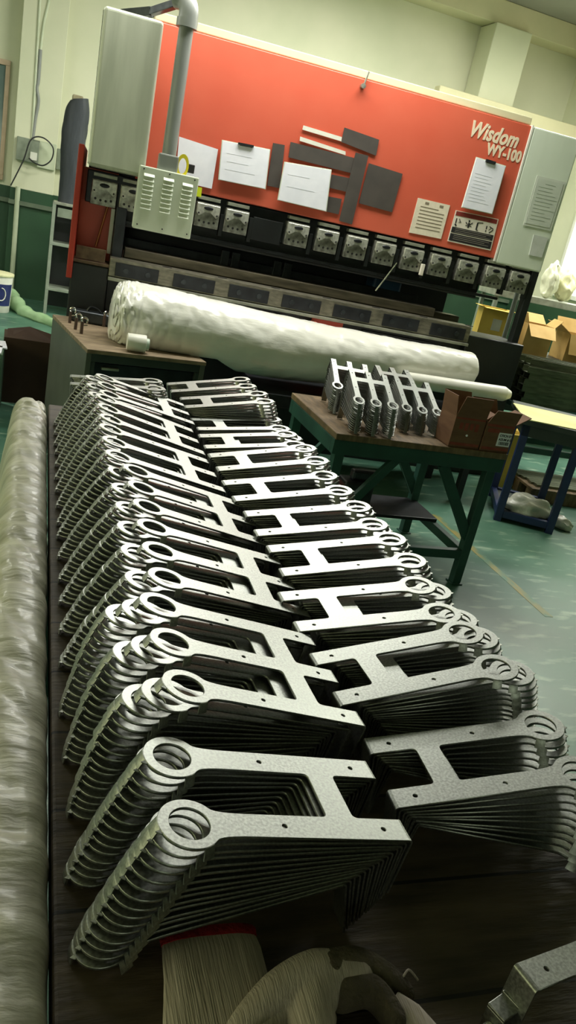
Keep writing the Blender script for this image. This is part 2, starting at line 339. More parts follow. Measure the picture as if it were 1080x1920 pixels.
# red left side frame
bm = newbm(); bx(bm, -.065, -.03, -.16, 1.0, .99, 1.80); o = finish('side_frame', bm, 'darkred', brake, .005)
bm = newbm(); bx(bm, -.03, .2, .10, .16, 1.115, 1.68); finish('side_frame_face', bm, 'red', brake, .004)
bm = newbm(); cyl(bm, (.10, .06, 1.2), (.15, .08, 1.47), .008, n=8); finish('copper_rod', bm, mat('coppery_rod', '#a8683c', None, 5, .4, metal=.6), brake)
bm = newbm(); bx(bm, .175, .20, .04, .09, 1.17, 1.46); finish('white_strip', bm, 'whitepl', brake, .003)
bm = newbm(); bx(bm, .205, .275, -.02, .2, 1.115, 1.48); finish('guide_post', bm, 'black2', brake, .006)
bm = newbm(); bx(bm, 3.31, 3.372, .0, .07, 1.02, 1.65); finish('side_column', bm, 'black', brake, .006)
bm = newbm(); bx(bm, .2, 3.02, .75, .8, .95, 1.62); finish('throat_shade_sheet', bm, 'black', brake)  # dark sheet added to give the open throat its shade
for u in (1.02, 1.10, 1.42, 1.50):
    bm = newbm(); bx(bm, u-.03, u+.03, .32, .36, 1.20, 1.33); bx(bm, u-.032, u+.032, .27, .32, 1.20, 1.222); finish('back_gauge_finger', bm, 'tool', brake, .004)
bm = newbm(); bx(bm, .25, 2.6, .36, .44, 1.21, 1.28); finish('back_gauge_bar', bm, 'black2', brake, .004)
bm = newbm(); cyl(bm, (2.10, -.02, 1.28), (2.20, -.05, 1.50), .006, n=8); finish('lever_rod', bm, 'bright', brake)
bm = newbm(); bx(bm, 2.395, 2.42, -.05, -.02, 1.45, 1.53); finish('cream_tag', bm, 'labelbase', brake, .003)
bm = newbm(); bx(bm, 2.22, 2.46, .40, .60, 1.26, 1.44); finish('blue_motor', bm, 'bluedrum', brake, .02)
# lettering: the words painted on the panel
def put_text(s, size, px, py, bold, shear, parent, mname='cream_text', ext=.0012, nm='lettering', space=1.):
    me = textmesh(s, size, ext, shear, bold, space=space)
    o = link(nm, me, parent); me.materials.clear(); me.materials.append(M[mname])
    p = onbrk(px, py, .002); q = p - A
    o.location = (q.dot(BD), -.002, p.z); o.rotation_euler = (PI/2, 0, 0); return o
put_text('Wisdom', .140, 877, 253, .0044, .28, fp, space=1.04).scale.x = .77
put_text('WY-100', .100, 911, 288, .0044, .0, fp, space=1.02).scale.x = .78
bm = newbm(); q = onbrk(679, 162, .0)-A; u = q.dot(BD); cyl(bm, (u, 0, q.z), (u, -.035, q.z), .016, n=14); cyl(bm, (u+.005, -.01, q.z), (u+.02, -.02, q.z+.09), .006, n=8); finish('lifting_stud', bm, 'steel', fp)
# ------------------------------------------------------------------ control pendant hanging in front
pend = thing('control_pendant', 'grey pipe arm carrying a pale louvred control box in front of the red panel', 'control pendant', brk(.47, -.34, 0), BANG)
bm = newbm(); cyl(bm, (0, 0, 1.82), (0, 0, 2.62), .043, n=28); finish('arm_pipe', bm, 'pipe', pend, smooth=True)
bm = newbm(); tube(bm, spline([(0, 0, 2.55), (0, 0, 2.62), (-.025, .02, 2.665), (-.07, .055, 2.675)], 6), .056, 20); cyl(bm, (0, 0, 2.53), (0, 0, 2.575), .062, n=24); finish('elbow', bm, 'pipe', pend, smooth=True)
bm = newbm(); beam(bm, (-.05, .04, 2.655), (-.20, .22, 2.60), .045, .04); beam(bm, (-.20, .22, 2.60), (-.36, .30, 2.56), .045, .04); finish('support_arm', bm, 'tool', pend, .004)
bm = newbm(); bx(bm, -.06, .06, -.05, .05, 1.74, 1.845); finish('collar', bm, 'pipe', pend, .008)
bm = newbm(); bx(bm, -.165, .195, -.075, .075, 1.388, 1.752); box = finish('control_box', bm, 'ctrl', pend, .006); box['label'] = 'pale green-grey box with three columns of louvres'
lv = None
for c in range(3):
    for r in range(8):
        x = -.105 + c*.118; z = 1.705 - r*.0265 - (.006 if c == 2 else 0)
        if lv is None:
            bm = newbm(); prism(bm, [Vector((-.032, -.0745, .009)), Vector((-.03, -.088, -.008)), Vector((-.032, -.0745, -.0095))], Vector((.064, 0, 0))); lv = o = finish('louvre', bm, 'ctrl', box)
        else: o = lv.copy(); COL.objects.link(o)
        o.location = (x, 0, z)
sc1 = None
for x in (-.14, .015, .17):
    for z in (1.735, 1.415):
        if sc1 is None: bm = newbm(); cyl(bm, (0, -.080, 0), (0, -.07, 0), .0045, n=8); sc1 = o = finish('screw', bm, 'ink', box)
        else: o = sc1.copy(); COL.objects.link(o)
        o.location = (x, 0, z)
# ------------------------------------------------------------------ flat things on the red panel
def slab(name, pxs, off, th, m, parent=None, bevel=0.):
    pts = [onbrk(x, y, off) for x, y in pxs]
    c = sum(pts, Vector())/len(pts) if parent is None else parent.location
    bm = newbm(); prism(bm, [p-c for p in pts], BN*th)
    o = finish(name, bm, m, parent)
    if parent is None: o.location = c
    return o
def inner(pxs, s0, s1, t0, t1):
    a, b, c, d = [Vector(p) for p in pxs]
    f = lambda s, t: tuple((a*(1-s)+b*s)*(1-t)+(d*(1-s)+c*s)*t)
    return [f(s0, t0), f(s1, t0), f(s1, t1), f(s0, t1)]
def clipboard(pxs, label, off, rows, clip=True):
    c = sum((onbrk(x, y, off) for x, y in pxs), Vector())/4
    t = thing('clipboard', label, 'clipboard', c, 0, 'clipboards on the red panel')
    slab('board', inner(pxs, .0, 1.0, .0, 1.0), off-.004, .004, 'ctrl', t)
    sh = slab('paper_sheets', inner(pxs, .02, .985, .02, .985), off, .005, 'paper', t)
    bm = newbm()
    for i in range(rows):
        a, b, cc, d = inner(pxs, .12+.02*(i % 2), .55+.3*random.random(), .3+.6*i/rows, .305+.6*i/rows)
        prism(bm, [onbrk(*p, off+.0008)-c for p in (a, b, cc, d)], BN*.0006)
    finish('printed_lines', bm, 'print', t)
    if clip:
        k = slab('metal_clip', inner(pxs, .34, .66, -.02, .035), off+.012, .012, 'tool', t)
        k2 = slab('clip_jaw', inner(pxs, .37, .63, .035, .055), off+.007, .006, 'bright', t)
    return t
clipboard([(416, 262), (507, 280), (498, 355), (409, 337)], 'clipboard with white sheets left of the dark strips on red panel', .03, 3)
clipboard([(533, 303), (622, 318), (612, 397), (520, 375)], 'clipboard of white papers lying over the dark strips, red panel centre', .036, 2, clip=False)
clipboard([(893, 294), (949, 311), (923, 402), (865, 389)], 'narrow tall clipboard below the lettering at right end of red panel', .03, 9)
o = slab('paper_sheet', [(336, 256), (409, 280), (397, 354), (329, 338)], .012, .003, 'paper'); tag(o, 'plain white sheet behind the grey pipe on the red panel', 'paper')
strips = [
 ([(646, 239), (711, 262), (705, 292), (640, 266)], 'short tilted dark rubber strip at top right of the strip cluster', .010),
 ([(545, 266), (664, 296), (660, 325), (541, 295)], 'long dark rubber strip running above the centre clipboard', .010),
 ([(667, 286), (691, 292), (660, 421), (636, 414)], 'upright dark rubber strip crossing all the others', .016),
 ([(692, 306), (755, 326), (735, 398), (673, 381)], 'large squarish dark rubber sheet at right of the cluster', .010),
 ([(622, 327), (656, 334), (651, 360), (617, 352)], 'small dark rubber strip tucked right beside centre clipboard top', .010),
 ([(614, 368), (641, 373), (635, 402), (609, 396)], 'small dark rubber strip lowest, at centre clipboard lower right corner', .010),
 ([(512, 268), (534, 272), (525, 353), (501, 348)], 'upright dark rubber strip between the two left clipboards', .010)]
for px, lab, off in strips:
    tag(slab('magnetic_strip', px, off, .005, 'mag'), lab, 'magnetic strip', 'dark rubber strips on the red panel')
tag(slab('white_strip', [(569, 235), (641, 257), (640, 265), (567, 243)], .010, .004, 'whitepl'), 'upper of two thin white strips on the red panel', 'strip', 'thin white strips on the red panel')
tag(slab('white_strip', [(563, 256), (648, 284), (648, 291), (562, 264)], .010, .004, 'whitepl'), 'lower of two thin white strips on the red panel', 'strip', 'thin white strips on the red panel')
# notice sticker and safety label
NP = [(784, 371), (844, 385), (827, 448), (767, 436)]
c = sum((onbrk(x, y, .006) for x, y in NP), Vector())/4
t = thing('notice_sticker', 'faded beige printed notice on lower right of red panel', 'sticker', c)
slab('notice_sheet', NP, .006, .004, 'notice', t)
bm = newbm()
for i in range(7): prism(bm, [onbrk(*p, .0068)-c for p in inner(NP, .14, .9 if i else .7, .2+.1*i, .225+.1*i)], BN*.0006)
for s in (.25, .7): prism(bm, [onbrk(*p, .0068)-c for p in inner(NP, s, s+.12, .06, .13)], BN*.0006)
finish('printed_lines', bm, mat('brown_grey_print', '#7f7560', None, 5, .7), t)
SP = [(855, 394), (935, 411), (920, 470), (839, 452)]
c = sum((onbrk(x, y, .006) for x, y in SP), Vector())/4
t = thing('safety_label', 'warning label with hand pictograms and dark text bars under the tall clipboard', 'label', c)
slab('label_sheet', SP, .006, .004, 'labelbase', t)
slab('red_band', inner(SP, .02, .98, .02, .16), .0072, .001, 'labelred', t)
def band(name, s0, s1, t0, t1, m): return slab(name, inner(SP, s0, s1, t0, t1), .0072, .001, m, t)
band('text_bar', .02, .98, .52, .70, 'ink'); band('text_bar', .02, .98, .73, .96, 'ink')
bm = newbm()
for k in range(2):
    for i in range(3): prism(bm, [onbrk(*p, .0080)-c for p in inner(SP, .10, .92-.1*(i % 2), (.55, .77)[k]+.055*i, (.565, .785)[k]+.055*i)], BN*.0004)
finish('text_lines', bm, mat('grey_label_text', '#8a8378', None, 5, .7), t)
def fig(bm, pieces):
    for s0, t0, s1, t1, w in pieces:
        a = Vector(inner(SP, s0, s1, t0, t1)[0]); b = Vector(inner(SP, s0, s1, t0, t1)[2])
        d = (b-a).normalized(); n = Vector((-d.y, d.x))*w*.62
        prism(bm, [onbrk(*p, .0080)-c for p in (a+n, b+n, b-n, a-n)], BN*.0006)
for k, pieces in enumerate([
  [(.07, .24, .07, .40, 1.6), (.06, .42, .10, .48, 2.2), (.13, .24, .17, .34, 1.), (.13, .36, .19, .33, .8)],
  [(.36, .22, .37, .28, 2.4), (.37, .30, .37, .46, 2.6), (.29, .30, .34, .36, 1.3), (.45, .28, .39, .36, 1.3), (.30, .40, .44, .40, 1.0)],
  [(.56, .24, .56, .46, 2.2), (.56, .24, .68, .22, 1.2), (.55, .46, .60, .48, 1.2)],
  [(.78, .28, .78, .38, 1.6), (.78, .42, .78, .46, 1.8), (.84, .28, .94, .34, 1.3), (.94, .36, .86, .48, 1.3), (.88, .33, .84, .40, .8)]]):
    bm = newbm(); fig(bm, pieces); finish('pictogram', bm, 'ink', t)
# sleeve and plate on grey side panel
GP = [(1007, 329), (1062, 342), (1033, 433), (981, 422)]
c = sum((onbrk(x, y, .02) for x, y in GP), Vector())/4
t = thing('document_sleeve', 'clear plastic sleeve with a printed sheet on the grey side panel', 'document sleeve', c)
slab('sleeve', GP, .016, .003, mat('grey_green_sleeve_film', '#ccd3c4', '#d6dccd', 6, .2, coat=.6), t)
slab('sheet', inner(GP, .05, .93, .04, .95), .0185, .002, mat('greenish_printed_sheet', '#c3cbbb', '#ccd3c4', 9, .5), t)
bm = newbm()
for i in range(11): prism(bm, [onbrk(*p, .0194)-c for p in inner(GP, .16 if i else .35, .6+.3*random.random() if i else .7, .12+.072*i, .13+.072*i)], BN*.0006)
finish('printed_lines', bm, mat('dull_green_print', '#a3ad9b', None, 5, .6), t)
o = slab('card_holder', [(1001, 440), (1028, 446), (1016, 483), (992, 478)], .018, .006, mat('grey_card_film', '#c4cac0', '#d4d8d0', 12, .25, coat=.5)); tag(o, 'small clear card holder under the sleeve on grey side panel', 'card holder')
# tape roll and small tags by the pipe
c = brk(.56, -.345, 1.80)
t = thing('tape_roll', 'yellow tape roll hooked on the grey pipe above the control box', 'tape roll', c, BANG)
bm = newbm()
for k in range(24):
    a0, a1 = 2*PI*k/24, 2*PI*(k+1)/24
    P = lambda a, r, y: Vector((math.cos(a)*r*.55, y, math.sin(a)*r))
    for ra, rb, fl in ((.068, .068, 0), (.045, .045, 1)):
        f = [bm.verts.new(p) for p in (P(a0, ra, -.012), P(a1, ra, -.012), P(a1, ra, .012), P(a0, ra, .012))]; bm.faces.new(f)
    for y in (-.012, .012):
        f = [bm.verts.new(p) for p in (P(a0, .045, y), P(a1, .045, y), P(a1, .068, y), P(a0, .068, y))]; bm.faces.new(f)
bmesh.ops.remove_doubles(bm, verts=bm.verts, dist=1e-5); finish('tape', bm, 'yellow', t)
bm = newbm(); bx(bm, .03, .075, -.01, .01, -.03, .02); finish('tape_end', bm, 'ink', t, .004)
o = slab('sticky_tag', [(366, 349), (379, 352), (377, 370), (364, 367)], .30, .006, 'lime'); tag(o, 'small lime yellow tag at the right edge of the louvred box', 'tag')
# red pedal box in front of bed
c = brk(1.77, -.155, 0)
t = thing('red_bin', 'small open red box fixed on black bed above the wrapped roll', 'box', c, BANG)
bm = newbm()
bx(bm, -.12, .12, .06, .078, .80, 1.015); bx(bm, -.12, -.105, -.10, .06, .80, 1.0); bx(bm, .105, .12, -.10, .06, .80, .98); bx(bm, -.105, .105, -.10, .06, .80, .815)
finish('shell', bm, 'red', t, .003)
# ------------------------------------------------------------------ steel brackets
U = .555
LL, S, AW, RO, RH, ND, CB = .42*U, .1604*U, .0142, .0297, .0194, .0577*1.0, .030
TH, FH = .0034, .070
def fillet(p, a, b, r, n=4):
    p = Vector(p); a = (Vector(a)-p).normalized(); b = (Vector(b)-p).normalized()
    p0 = p+a*r; p2 = p+b*r
    return [tuple((p0*(1-t)**2+p*2*t*(1-t)+p2*t*t)) for t in [k/n for k in range(n+1)]]
def outline(n):
    ys = [(k-(n-1)/2)*S for k in range(n)]; pts = []
    a = AW; xc = ND+CB
    def neck(y, sgn, out):
        P0 = Vector((LL-.058, y+sgn*a)); P1 = Vector((LL-.0268, y+sgn*a)); P2 = Vector((LL-.0227, y+sgn*.0191))
        q = [tuple(P0*(1-t)**2+P1*2*t*(1-t)+P2*t*t) for t in [k/6 for k in range(7)]]
        return q if out else q[::-1]
    a0 = math.atan2(-.0191, -.0227); a1 = math.atan2(.0191, -.0227)
    if a0 > 0: a0 -= 2*PI
    for j, y in enumerate(ys):
        if j == 0: pts.append((.0042, y-a))
        pts += neck(y, -1, True)
        N = 30
        for k in range(1, N): 
            an = a0+(a1-a0)*k/N; pts.append((LL+RO*math.cos(an), y+RO*math.sin(an)))
        pts += neck(y, 1, False)
        if j < n-1:
            y2 = ys[j+1]
            pts += fillet((xc, y+a), (xc+1, y+a), (xc, y2), .006)
            pts += fillet((xc, y2-a), (xc, y), (xc+1, y2-a), .006)
        else: pts.append((.0042, y+a))
    for j in range(n-1, 0, -1):
        pts.append((.0042, ys[j]-a)); y2 = ys[j-1]
        pts += fillet((ND, ys[j]-a), (0, ys[j]-a), (ND, y2), .006)
        pts += fillet((ND, y2+a), (ND, ys[j]), (0, y2+a), .006)
        pts.append((.0042, y2+a))
    holes = []
    for y in ys:
        holes.append([(LL+RH*math.cos(-2*PI*k/28), y+RH*math.sin(-2*PI*k/28)) for k in range(28)])
        for x in (.052*U, .25*U): holes.append([(x+.0027*math.cos(-2*PI*k/10), y+.0027*math.sin(-2*PI*k/10)) for k in range(10)])
    return ys, pts, holes
def plate_mesh(n, sx):
    ys, pts, holes = outline(n)
    c = bpy.data.curves.new('plate', 'CURVE'); c.dimensions = '2D'; c.fill_mode = 'BOTH'; c.extrude = TH/2-.0004; c.bevel_depth = .0004; c.bevel_resolution = 0; c.offset = -.0004
    for ring in [pts]+holes:
        sp = c.splines.new('POLY'); sp.points.add(len(ring)-1); sp.use_cyclic_u = True
        for p, q in zip(sp.points, ring): p.co = (q[0], q[1], 0, 1)
    o = bpy.data.objects.new('plate', c); COL.objects.link(o); bpy.context.view_layer.update()
    me = realise(o)
    for v in me.vertices: v.co = Vector((v.co.x*sx, v.co.y, v.co.z-TH/2))
    if sx < 0: me.flip_normals()
    me.materials.clear(); me.materials.append(M['galv']); me.update(); return ys, me
def flange_bm(bm, y, sx):
    t, R = .0020, .0042; pr = []
    for k in range(6): a = PI/2*k/5; pr.append((R-R*math.sin(a), -R+R*math.cos(a)))
    pr += [(0, -FH), (t, -FH)]
    for k in range(5, -1, -1): a = PI/2*k/5; r = R-t; pr.append((R-r*math.sin(a), -R+r*math.cos(a)))
    prism(bm, [Vector((x*sx, y-AW, z)) for x, z in pr], Vector((0, 2*AW, 0)))
def tab_bm(bm, y, sx, ang, wid=.0088, ln=.0112, flare=26, glint_ear=False):
    """a curved tab bent down from the ring rim, flaring slightly outwards"""
    N, fl = 6, math.tan(math.radians(flare)); half = wid/RO; rows = []
    for r, z in ((RO-.0012, 0), (RO+.0002, -.0003), (RO+.0010, -.0013), (RO+.0010+fl*(ln-.0013), -ln), (RO-.0004+fl*(ln-.0013), -ln-.0006), (RO-.0006, -.0020)):
        rows.append([bm.verts.new(Vector((sx*(LL+r*math.cos(ang-half+2*half*k/N)), y+r*math.sin(ang-half+2*half*k/N), z))) for k in range(N+1)])
    m = len(rows)
    for i in range(m):
        for k in range(N): bm.faces.new((rows[i][k], rows[i][k+1], rows[(i+1) % m][k+1], rows[(i+1) % m][k]))
    bm.faces.new([r[0] for r in rows]); bm.faces.new([r[N] for r in reversed(rows)])
    if glint_ear:  # added sliver beside the tab, shaped to catch light as a bright dot
        P = lambda a, r, z: Vector((sx*(LL+r*math.cos(a)), y+r*math.sin(a), z))
        a0 = -half*1.02 if sx > 0 else -half*1.02; a1 = a0-.16
        prism(bm, [P(a0, RO-.001, -.0002), P(a0, RO+.0042, -.0016), P(a1, RO+.0012, -.0008), P(a1, RO-.001, -.0002)], Vector((0, 0, -.0012)))
def tabs_angles(): return (0., math.radians(242))
def mesh_of(bm, name, bev=.0006):
    if bev: bmesh.ops.bevel(bm, geom=bm.edges[:], offset=bev, segments=2, affect='EDGES', clamp_overlap=True)
    bmesh.ops.recalc_face_normals(bm, faces=bm.faces)
    me = bpy.data.meshes.new(name); bm.to_mesh(me); bm.free(); me.materials.append(M['galv'])
    me.polygons.foreach_set('use_smooth', [True]*len(me.polygons)); me.set_sharp_from_angle(angle=.6); return me
TYPES = {}
def btype(n, sx):
    if (n, sx) in TYPES: return TYPES[(n, sx)]
    ys, pm = plate_mesh(n, sx)
    fl, tb = [], []
    for y in ys:
        bm = newbm(); flange_bm(bm, y, sx); fl.append(mesh_of(bm, 'end_flange', 0))
        for a in tabs_angles():
            bm = newbm(); tab_bm(bm, y, sx, a, *((.0078, .0112, 22, True) if a == 0 else (.0056, .0120, 16, False))); tb.append(mesh_of(bm, 'ring_tab', 0))
    bm = newbm(); bm.from_mesh(pm)
    for m in fl+tb: bm.from_mesh(m)
    whole = bpy.data.meshes.new('steel_bracket'); bm.to_mesh(whole); bm.free(); whole.materials.append(M['galv'])
    TYPES[(n, sx)] = (pm, fl, tb, whole); return TYPES[(n, sx)]
ORD = ['', 'second', 'third', 'fourth', 'fifth', 'sixth', 'seventh', 'eighth', 'ninth', 'tenth', 'eleventh', 'twelfth', 'thirteenth', 'fourteenth', 'fifteenth', 'sixteenth', 'seventeenth', 'eighteenth', 'nineteenth', 'twentieth']
def bracket(n, sx, mtx, label, group, parts):
    pm, fl, tb, whole = btype(n, sx)
    if not parts:
        o = link('steel_bracket', whole); o.matrix_world = mtx
        return tag(o, label, 'bracket', group)
    o = bpy.data.objects.new('steel_bracket', None); COL.objects.link(o); o.empty_display_size = .03
    o.matrix_world = mtx; tag(o, label, 'bracket', group)
    link('plate', pm, o)
    for m in fl: link('end_flange', m, o)
    for m in tb: link('ring_tab', m, o)
    return o
def pose(tip, yaw, tilt, sx):
    """local +x*sx points from tip to ring"""
    e = Vector((math.cos(yaw)*math.cos(tilt), math.sin(yaw)*math.cos(tilt), math.sin(tilt)))
    ym = Vector((-math.sin(yaw), math.cos(yaw), 0))
    X = e*sx; Y = ym*sx; Z = X.cross(Y)
    m = Matrix((X, Y, Z)).transposed().to_4x4(); m.translation = tip; return m, e
ZT = H-1.1855*U      # long table top
def stack(n, sx, c, yaw, tilt, count, where, group, slips=(), parts=False, zbase=ZT, bottom=-12.3, pitch=None, step=None, size=1.):
    yawr, tl = math.radians(yaw), math.radians(tilt)
    m, e = pose(Vector((0, 0, 0)), yawr, tl, sx)
    tip0 = Vector(c)-e*LL/2*size
    s0 = slips[0] if slips else 0
    eh = Vector((math.cos(yawr), math.sin(yawr), 0))
    tip0 = tip0+eh*s0
    zb = zbase+size*FH*math.cos(math.radians(bottom))+.001
    if pitch is None: pitch = .0056*U
    if count is None: count = max(5, int(round((tip0.z-zb)/pitch))+1)
    dz = (tip0.z-zb)/(count-1)
    if step is None: step = .0062*U*(.55 if 45 < abs(yaw) < 135 else 1.)
    elif step < 0: step = (tip0.x-eh.x*0-LL*math.cos(math.radians(bottom))-RO+step*0-.140*U)/(count-1)
    for i in range(count):
        sl = slips[i] if i < len(slips) else 0
        ti = tl+(math.radians(bottom)-tl)*i/(count-1)
        jx = random.uniform(-.0009, .0009); jy = random.uniform(-.0016, .0016)
        if i == 0: jx = jy = 0
        tip = tip0+eh*(step*i-sl+jx)+Vector((-eh.y, eh.x, 0))*jy+Vector((0, 0, -dz*i))
        mt, _ = pose(tip, yawr+random.uniform(-.004, .004)*(i > 0), ti, sx)
        mt = mt @ Matrix.Scale(size, 4)
        k = {2: 'two-ring', 3: 'three-ring'}[n]
        lab = ('topmost %s steel bracket of %s' % (k, where)) if i == 0 else ('%s %s bracket from top of the %s' % (ORD[i], k, where))
        if i == count-1: lab = 'bottom %s steel bracket of %s' % (k, where)
        bracket(n, sx, mt, lab, group, parts)
    return count
FIT = {'L1': (.507, 1.019, -.947, 1.9, 7.8), 'L2': (.545, 1.421, -.929, 1.8, 12.9), 'L3': (.590, 1.928, -.954, -.8, 11.4), 'L4': (.590, 2.391, -.953, .4, 13.3),
       'L5': (.535, 2.831, -.945, .4, 12.9), 'L6': (.543, 3.282, -.947, -.5, 14.0), 'L7': (.572, 3.731, -.952, -.2, 12.1), 'L8': (.408, 4.016, -.953, -1.4, 4.9),
       'R1': (.960, 1.136, -.982, -3.5, 9.9), 'R2': (.921, 1.434, -.938, 2.4, 11.3), 'R3': (.915, 1.720, -.937, -.5, 8.6), 'R4': (.967, 2.047, -.940, -.7, 9.8),
       'R5': (.958, 2.336, -.944, -.1, 9.3), 'R6': (.946, 2.651, -.947, 2.4, 9.3), 'R7': (.943, 2.943, -.934, 1.1, 10.8), 'R8': (.972, 3.322, -.976, -1.0, 8.5),
       'R9': (.999, 3.666, -.998, 1.2, 7.0), 'R10': (.970, 3.907, -.945, -1.2, 11.9), 'R11': (.938, 4.189, -.940, -.8, 12.0)}
SL = {'L2': (.036, .019, .003), 'L3': (.027, .002), 'L4': (.024, .002), 'L7': (.022,), 'R2': (.028, .002), 'R3': (.027,), 'R4': (.005,), 'R5': (.006,), 'R8': (.012,), 'R1': (.004, .002)}
NEARL = ['nearest left-row stack', 'second left-row stack from the front', 'third left-row stack from the front', 'fourth left-row stack from the front', 'fifth left-row stack from the front', 'sixth left-row stack from the front', 'seventh left-row stack from the front', 'reversed stack at the far left table end']
NEARR = ['nearest right-row stack'] + ['%s right-row stack from the front' % ORD[i] for i in range(1, 10)] + ['farthest right-row stack']
tot = {}
for k, (x, y, z, yw, tl) in FIT.items():
    i = int(k[1:]); left = k[0] == 'L' and k != 'L8'
    n = 3 if (left and i > 1) else 2
    c = (x*U, y*U, H+z*U)
    cnt = {'L1': 15, 'L8': 15, 'L2': 17, 'R1': 10, 'R2': 16, 'R3': 16, 'R9': 11}.get(k, 18 if left else 15)
    yaw = (180+yw) if left else yw
    tot[k] = stack(n, -1 if left else 1, c, yaw, tl, cnt, NEARL[i-1] if k[0] == 'L' else NEARR[i-1],
          'steel brackets stacked on the long table', SL.get(k, ()), parts=k in ('L1', 'L2', 'L3', 'R1', 'R2', 'R3'), step=-1 if left else None)
print('STACKS', tot, sum(tot.values()))
# stacks on the green table, ring ends towards the camera
sc_ = .555/.7*.99
BS = .985
ZG = .762
for (x, y, z, yw, tl), where in (
    ((2.004, 4.351, .785, -93.3, -26.4), 'front left stack on the green table'), ((2.415, 4.53, .745, -90.4, -27.4), 'front right stack on the green table'),
    ((2.033, 4.78, .765, -97.0, -25.2), 'rear left stack on the green table'), ((2.392, 4.82, .775, -91., -20.), 'rear right stack on the green table')):
    stack(3, 1, (x*sc_, y*sc_, H+(z-H)*sc_), yw, tl, 14, where, 'steel brackets stacked on the green table', (), False, zbase=ZG, bottom=-12.3, size=BS, step=.0004)
# single brackets lying at the near right corner of the table
m, e = pose(Vector((.472, .395, ZT+.066)), math.radians(14), math.radians(2), 1)
p = atz(968, 1805, ZT+.066)
mt, _ = pose(atz(985, 1832, ZT+.066)+Vector((0, .0, 0)), math.radians(12), math.radians(-3), 1)
ys_ = S/2
mt.translation = mt.translation - mt.to_3x3() @ Vector((0, ys_, 0))
bracket(2, 1, mt, 'loose steel bracket standing apart at the near right table corner', 'steel brackets stacked on the long table', True)
c = atz(945, 1888, ZT+.03)
t = thing('steel_clip', 'small bent steel clip at the bottom edge below the loose bracket', 'clip', (c.x, c.y, ZT), .35)
bm = newbm(); bx(bm, -.012, .03, -.010, .010, .028, .031); bx(bm, -.012, -.0095, -.010, .010, .0, .028); bx(bm, .008, .011, -.010, .010, .031, .035); finish('bent_plate', bm, 'galv', t, .0008)
bm = newbm(); cyl(bm, (-.024, 0, .012), (-.012, 0, .012), .005, n=14); finish('pin', bm, 'bright', t, .001)
# ------------------------------------------------------------------ long table
t = thing('work_table', 'long table with dark plank top carrying the two rows of brackets', 'table', (.40, 1.1, 0))
bm = newbm(); bx(bm, .064-.40, .745-.40, .05-1.1, 2.375-1.1, ZT-.045, ZT); finish('tabletop', bm, 'wood', t, .004)
for x in (.13-.40, .68-.40):
    for y in (.15-1.1, 2.28-1.1):
        bm = newbm(); bx(bm, x-.03, x+.03, y-.03, y+.03, 0, ZT-.045); finish('leg', bm, 'greenst', t, .003)
bm = newbm(); bx(bm, -.27, .28, -.97, -.93, ZT-.12, ZT-.045); bx(bm, -.27, .28, 1.15, 1.19, ZT-.12, ZT-.045); bx(bm, -.29, -.25, -.95, 1.18, ZT-.12, ZT-.045); bx(bm, .26, .30, -.95, 1.18, ZT-.12, ZT-.045); finish('frame', bm, 'greenst', t, .003)
# ------------------------------------------------------------------ gloves on the near end of the table
def blob(name, chains, m, parent, voxel=.0035, flat=None, loc=(0, 0, 0)):
    bm = newbm()
    for pts, rr in chains:
        P = spline(pts, 6); R = []
        for i in range(len(P)):
            f = i/(len(P)-1)*(len(rr)-1); k = min(int(f), len(rr)-2); R.append(rr[k]+(rr[k+1]-rr[k])*(f-k))
        tube(bm, P, R, 14)
        for p, r in ((P[0], R[0]), (P[-1], R[-1])): bmesh.ops.create_uvsphere(bm, u_segments=12, v_segments=8, radius=r, matrix=Matrix.Translation(p))
    if flat:
        for v in bm.verts: v.co.z *= flat
    me = bpy.data.meshes.new(name); bm.to_mesh(me); bm.free()
    o = bpy.data.objects.new(name, me); COL.objects.link(o)
    md = o.modifiers.new('r', 'REMESH'); md.mode = 'VOXEL'; md.voxel_size = voxel; md.use_smooth_shade = True
    sm = o.modifiers.new('s', 'SMOOTH'); sm.iterations = 4; sm.factor = .5
    bpy.context.view_layer.update(); me2 = realise(o)
    me2.materials.clear(); me2.materials.append(M[m] if isinstance(m, str) else m)
    me2.polygons.foreach_set('use_smooth', [True]*len(me2.polygons))
    return link(name, me2, parent, loc)
g1 = atz(391, 1752, ZT+.012)
def ribbed_sleeve(name, stations, m, parent, n=64, ribs=17):
    """stations: (centre, half width, half height); flattened knit tube lying along the stations"""
    bm = newbm(); rings = []
    for j, (c, w, h) in enumerate(stations):
        c = Vector(c); nx = Vector(stations[min(j+1, len(stations)-1)][0])-Vector(stations[max(j-1, 0)][0]); nx.normalize()
        sd = nx.cross(Vector((0, 0, 1))).normalized()
        ring = []
        for k in range(n):
            a = 2*PI*k/n; r = 1+.012*math.sin(a*ribs)+wob((a*2, j*.3, 0), 1.3, .05)
            ring.append(bm.verts.new(c+sd*math.copysign(abs(math.cos(a))**.8, math.cos(a))*w*r+Vector((0, 0, math.copysign(abs(math.sin(a))**.8, math.sin(a))*h*r))))
        rings.append(ring)
    for j in range(len(rings)-1):
        for k in range(n): bm.faces.new((rings[j][k], rings[j][(k+1) % n], rings[j+1][(k+1) % n], rings[j+1][k]))
    bm.faces.new(rings[0]); bm.faces.new(list(reversed(rings[-1])))
    return finish(name, bm, m, parent, smooth=True)
t = thing('work_glove', 'cream knitted cotton glove with red cuff edge, laid flat at the near end', 'glove', (g1.x, g1.y, ZT))
ribbed_sleeve('cuff_edge', [((0, .004, .011), .0455, .009), ((.0, -.001, .0115), .0475, .0105), ((0, -.008, .0115), .047, .0100)], 'redknit', t, ribs=30)
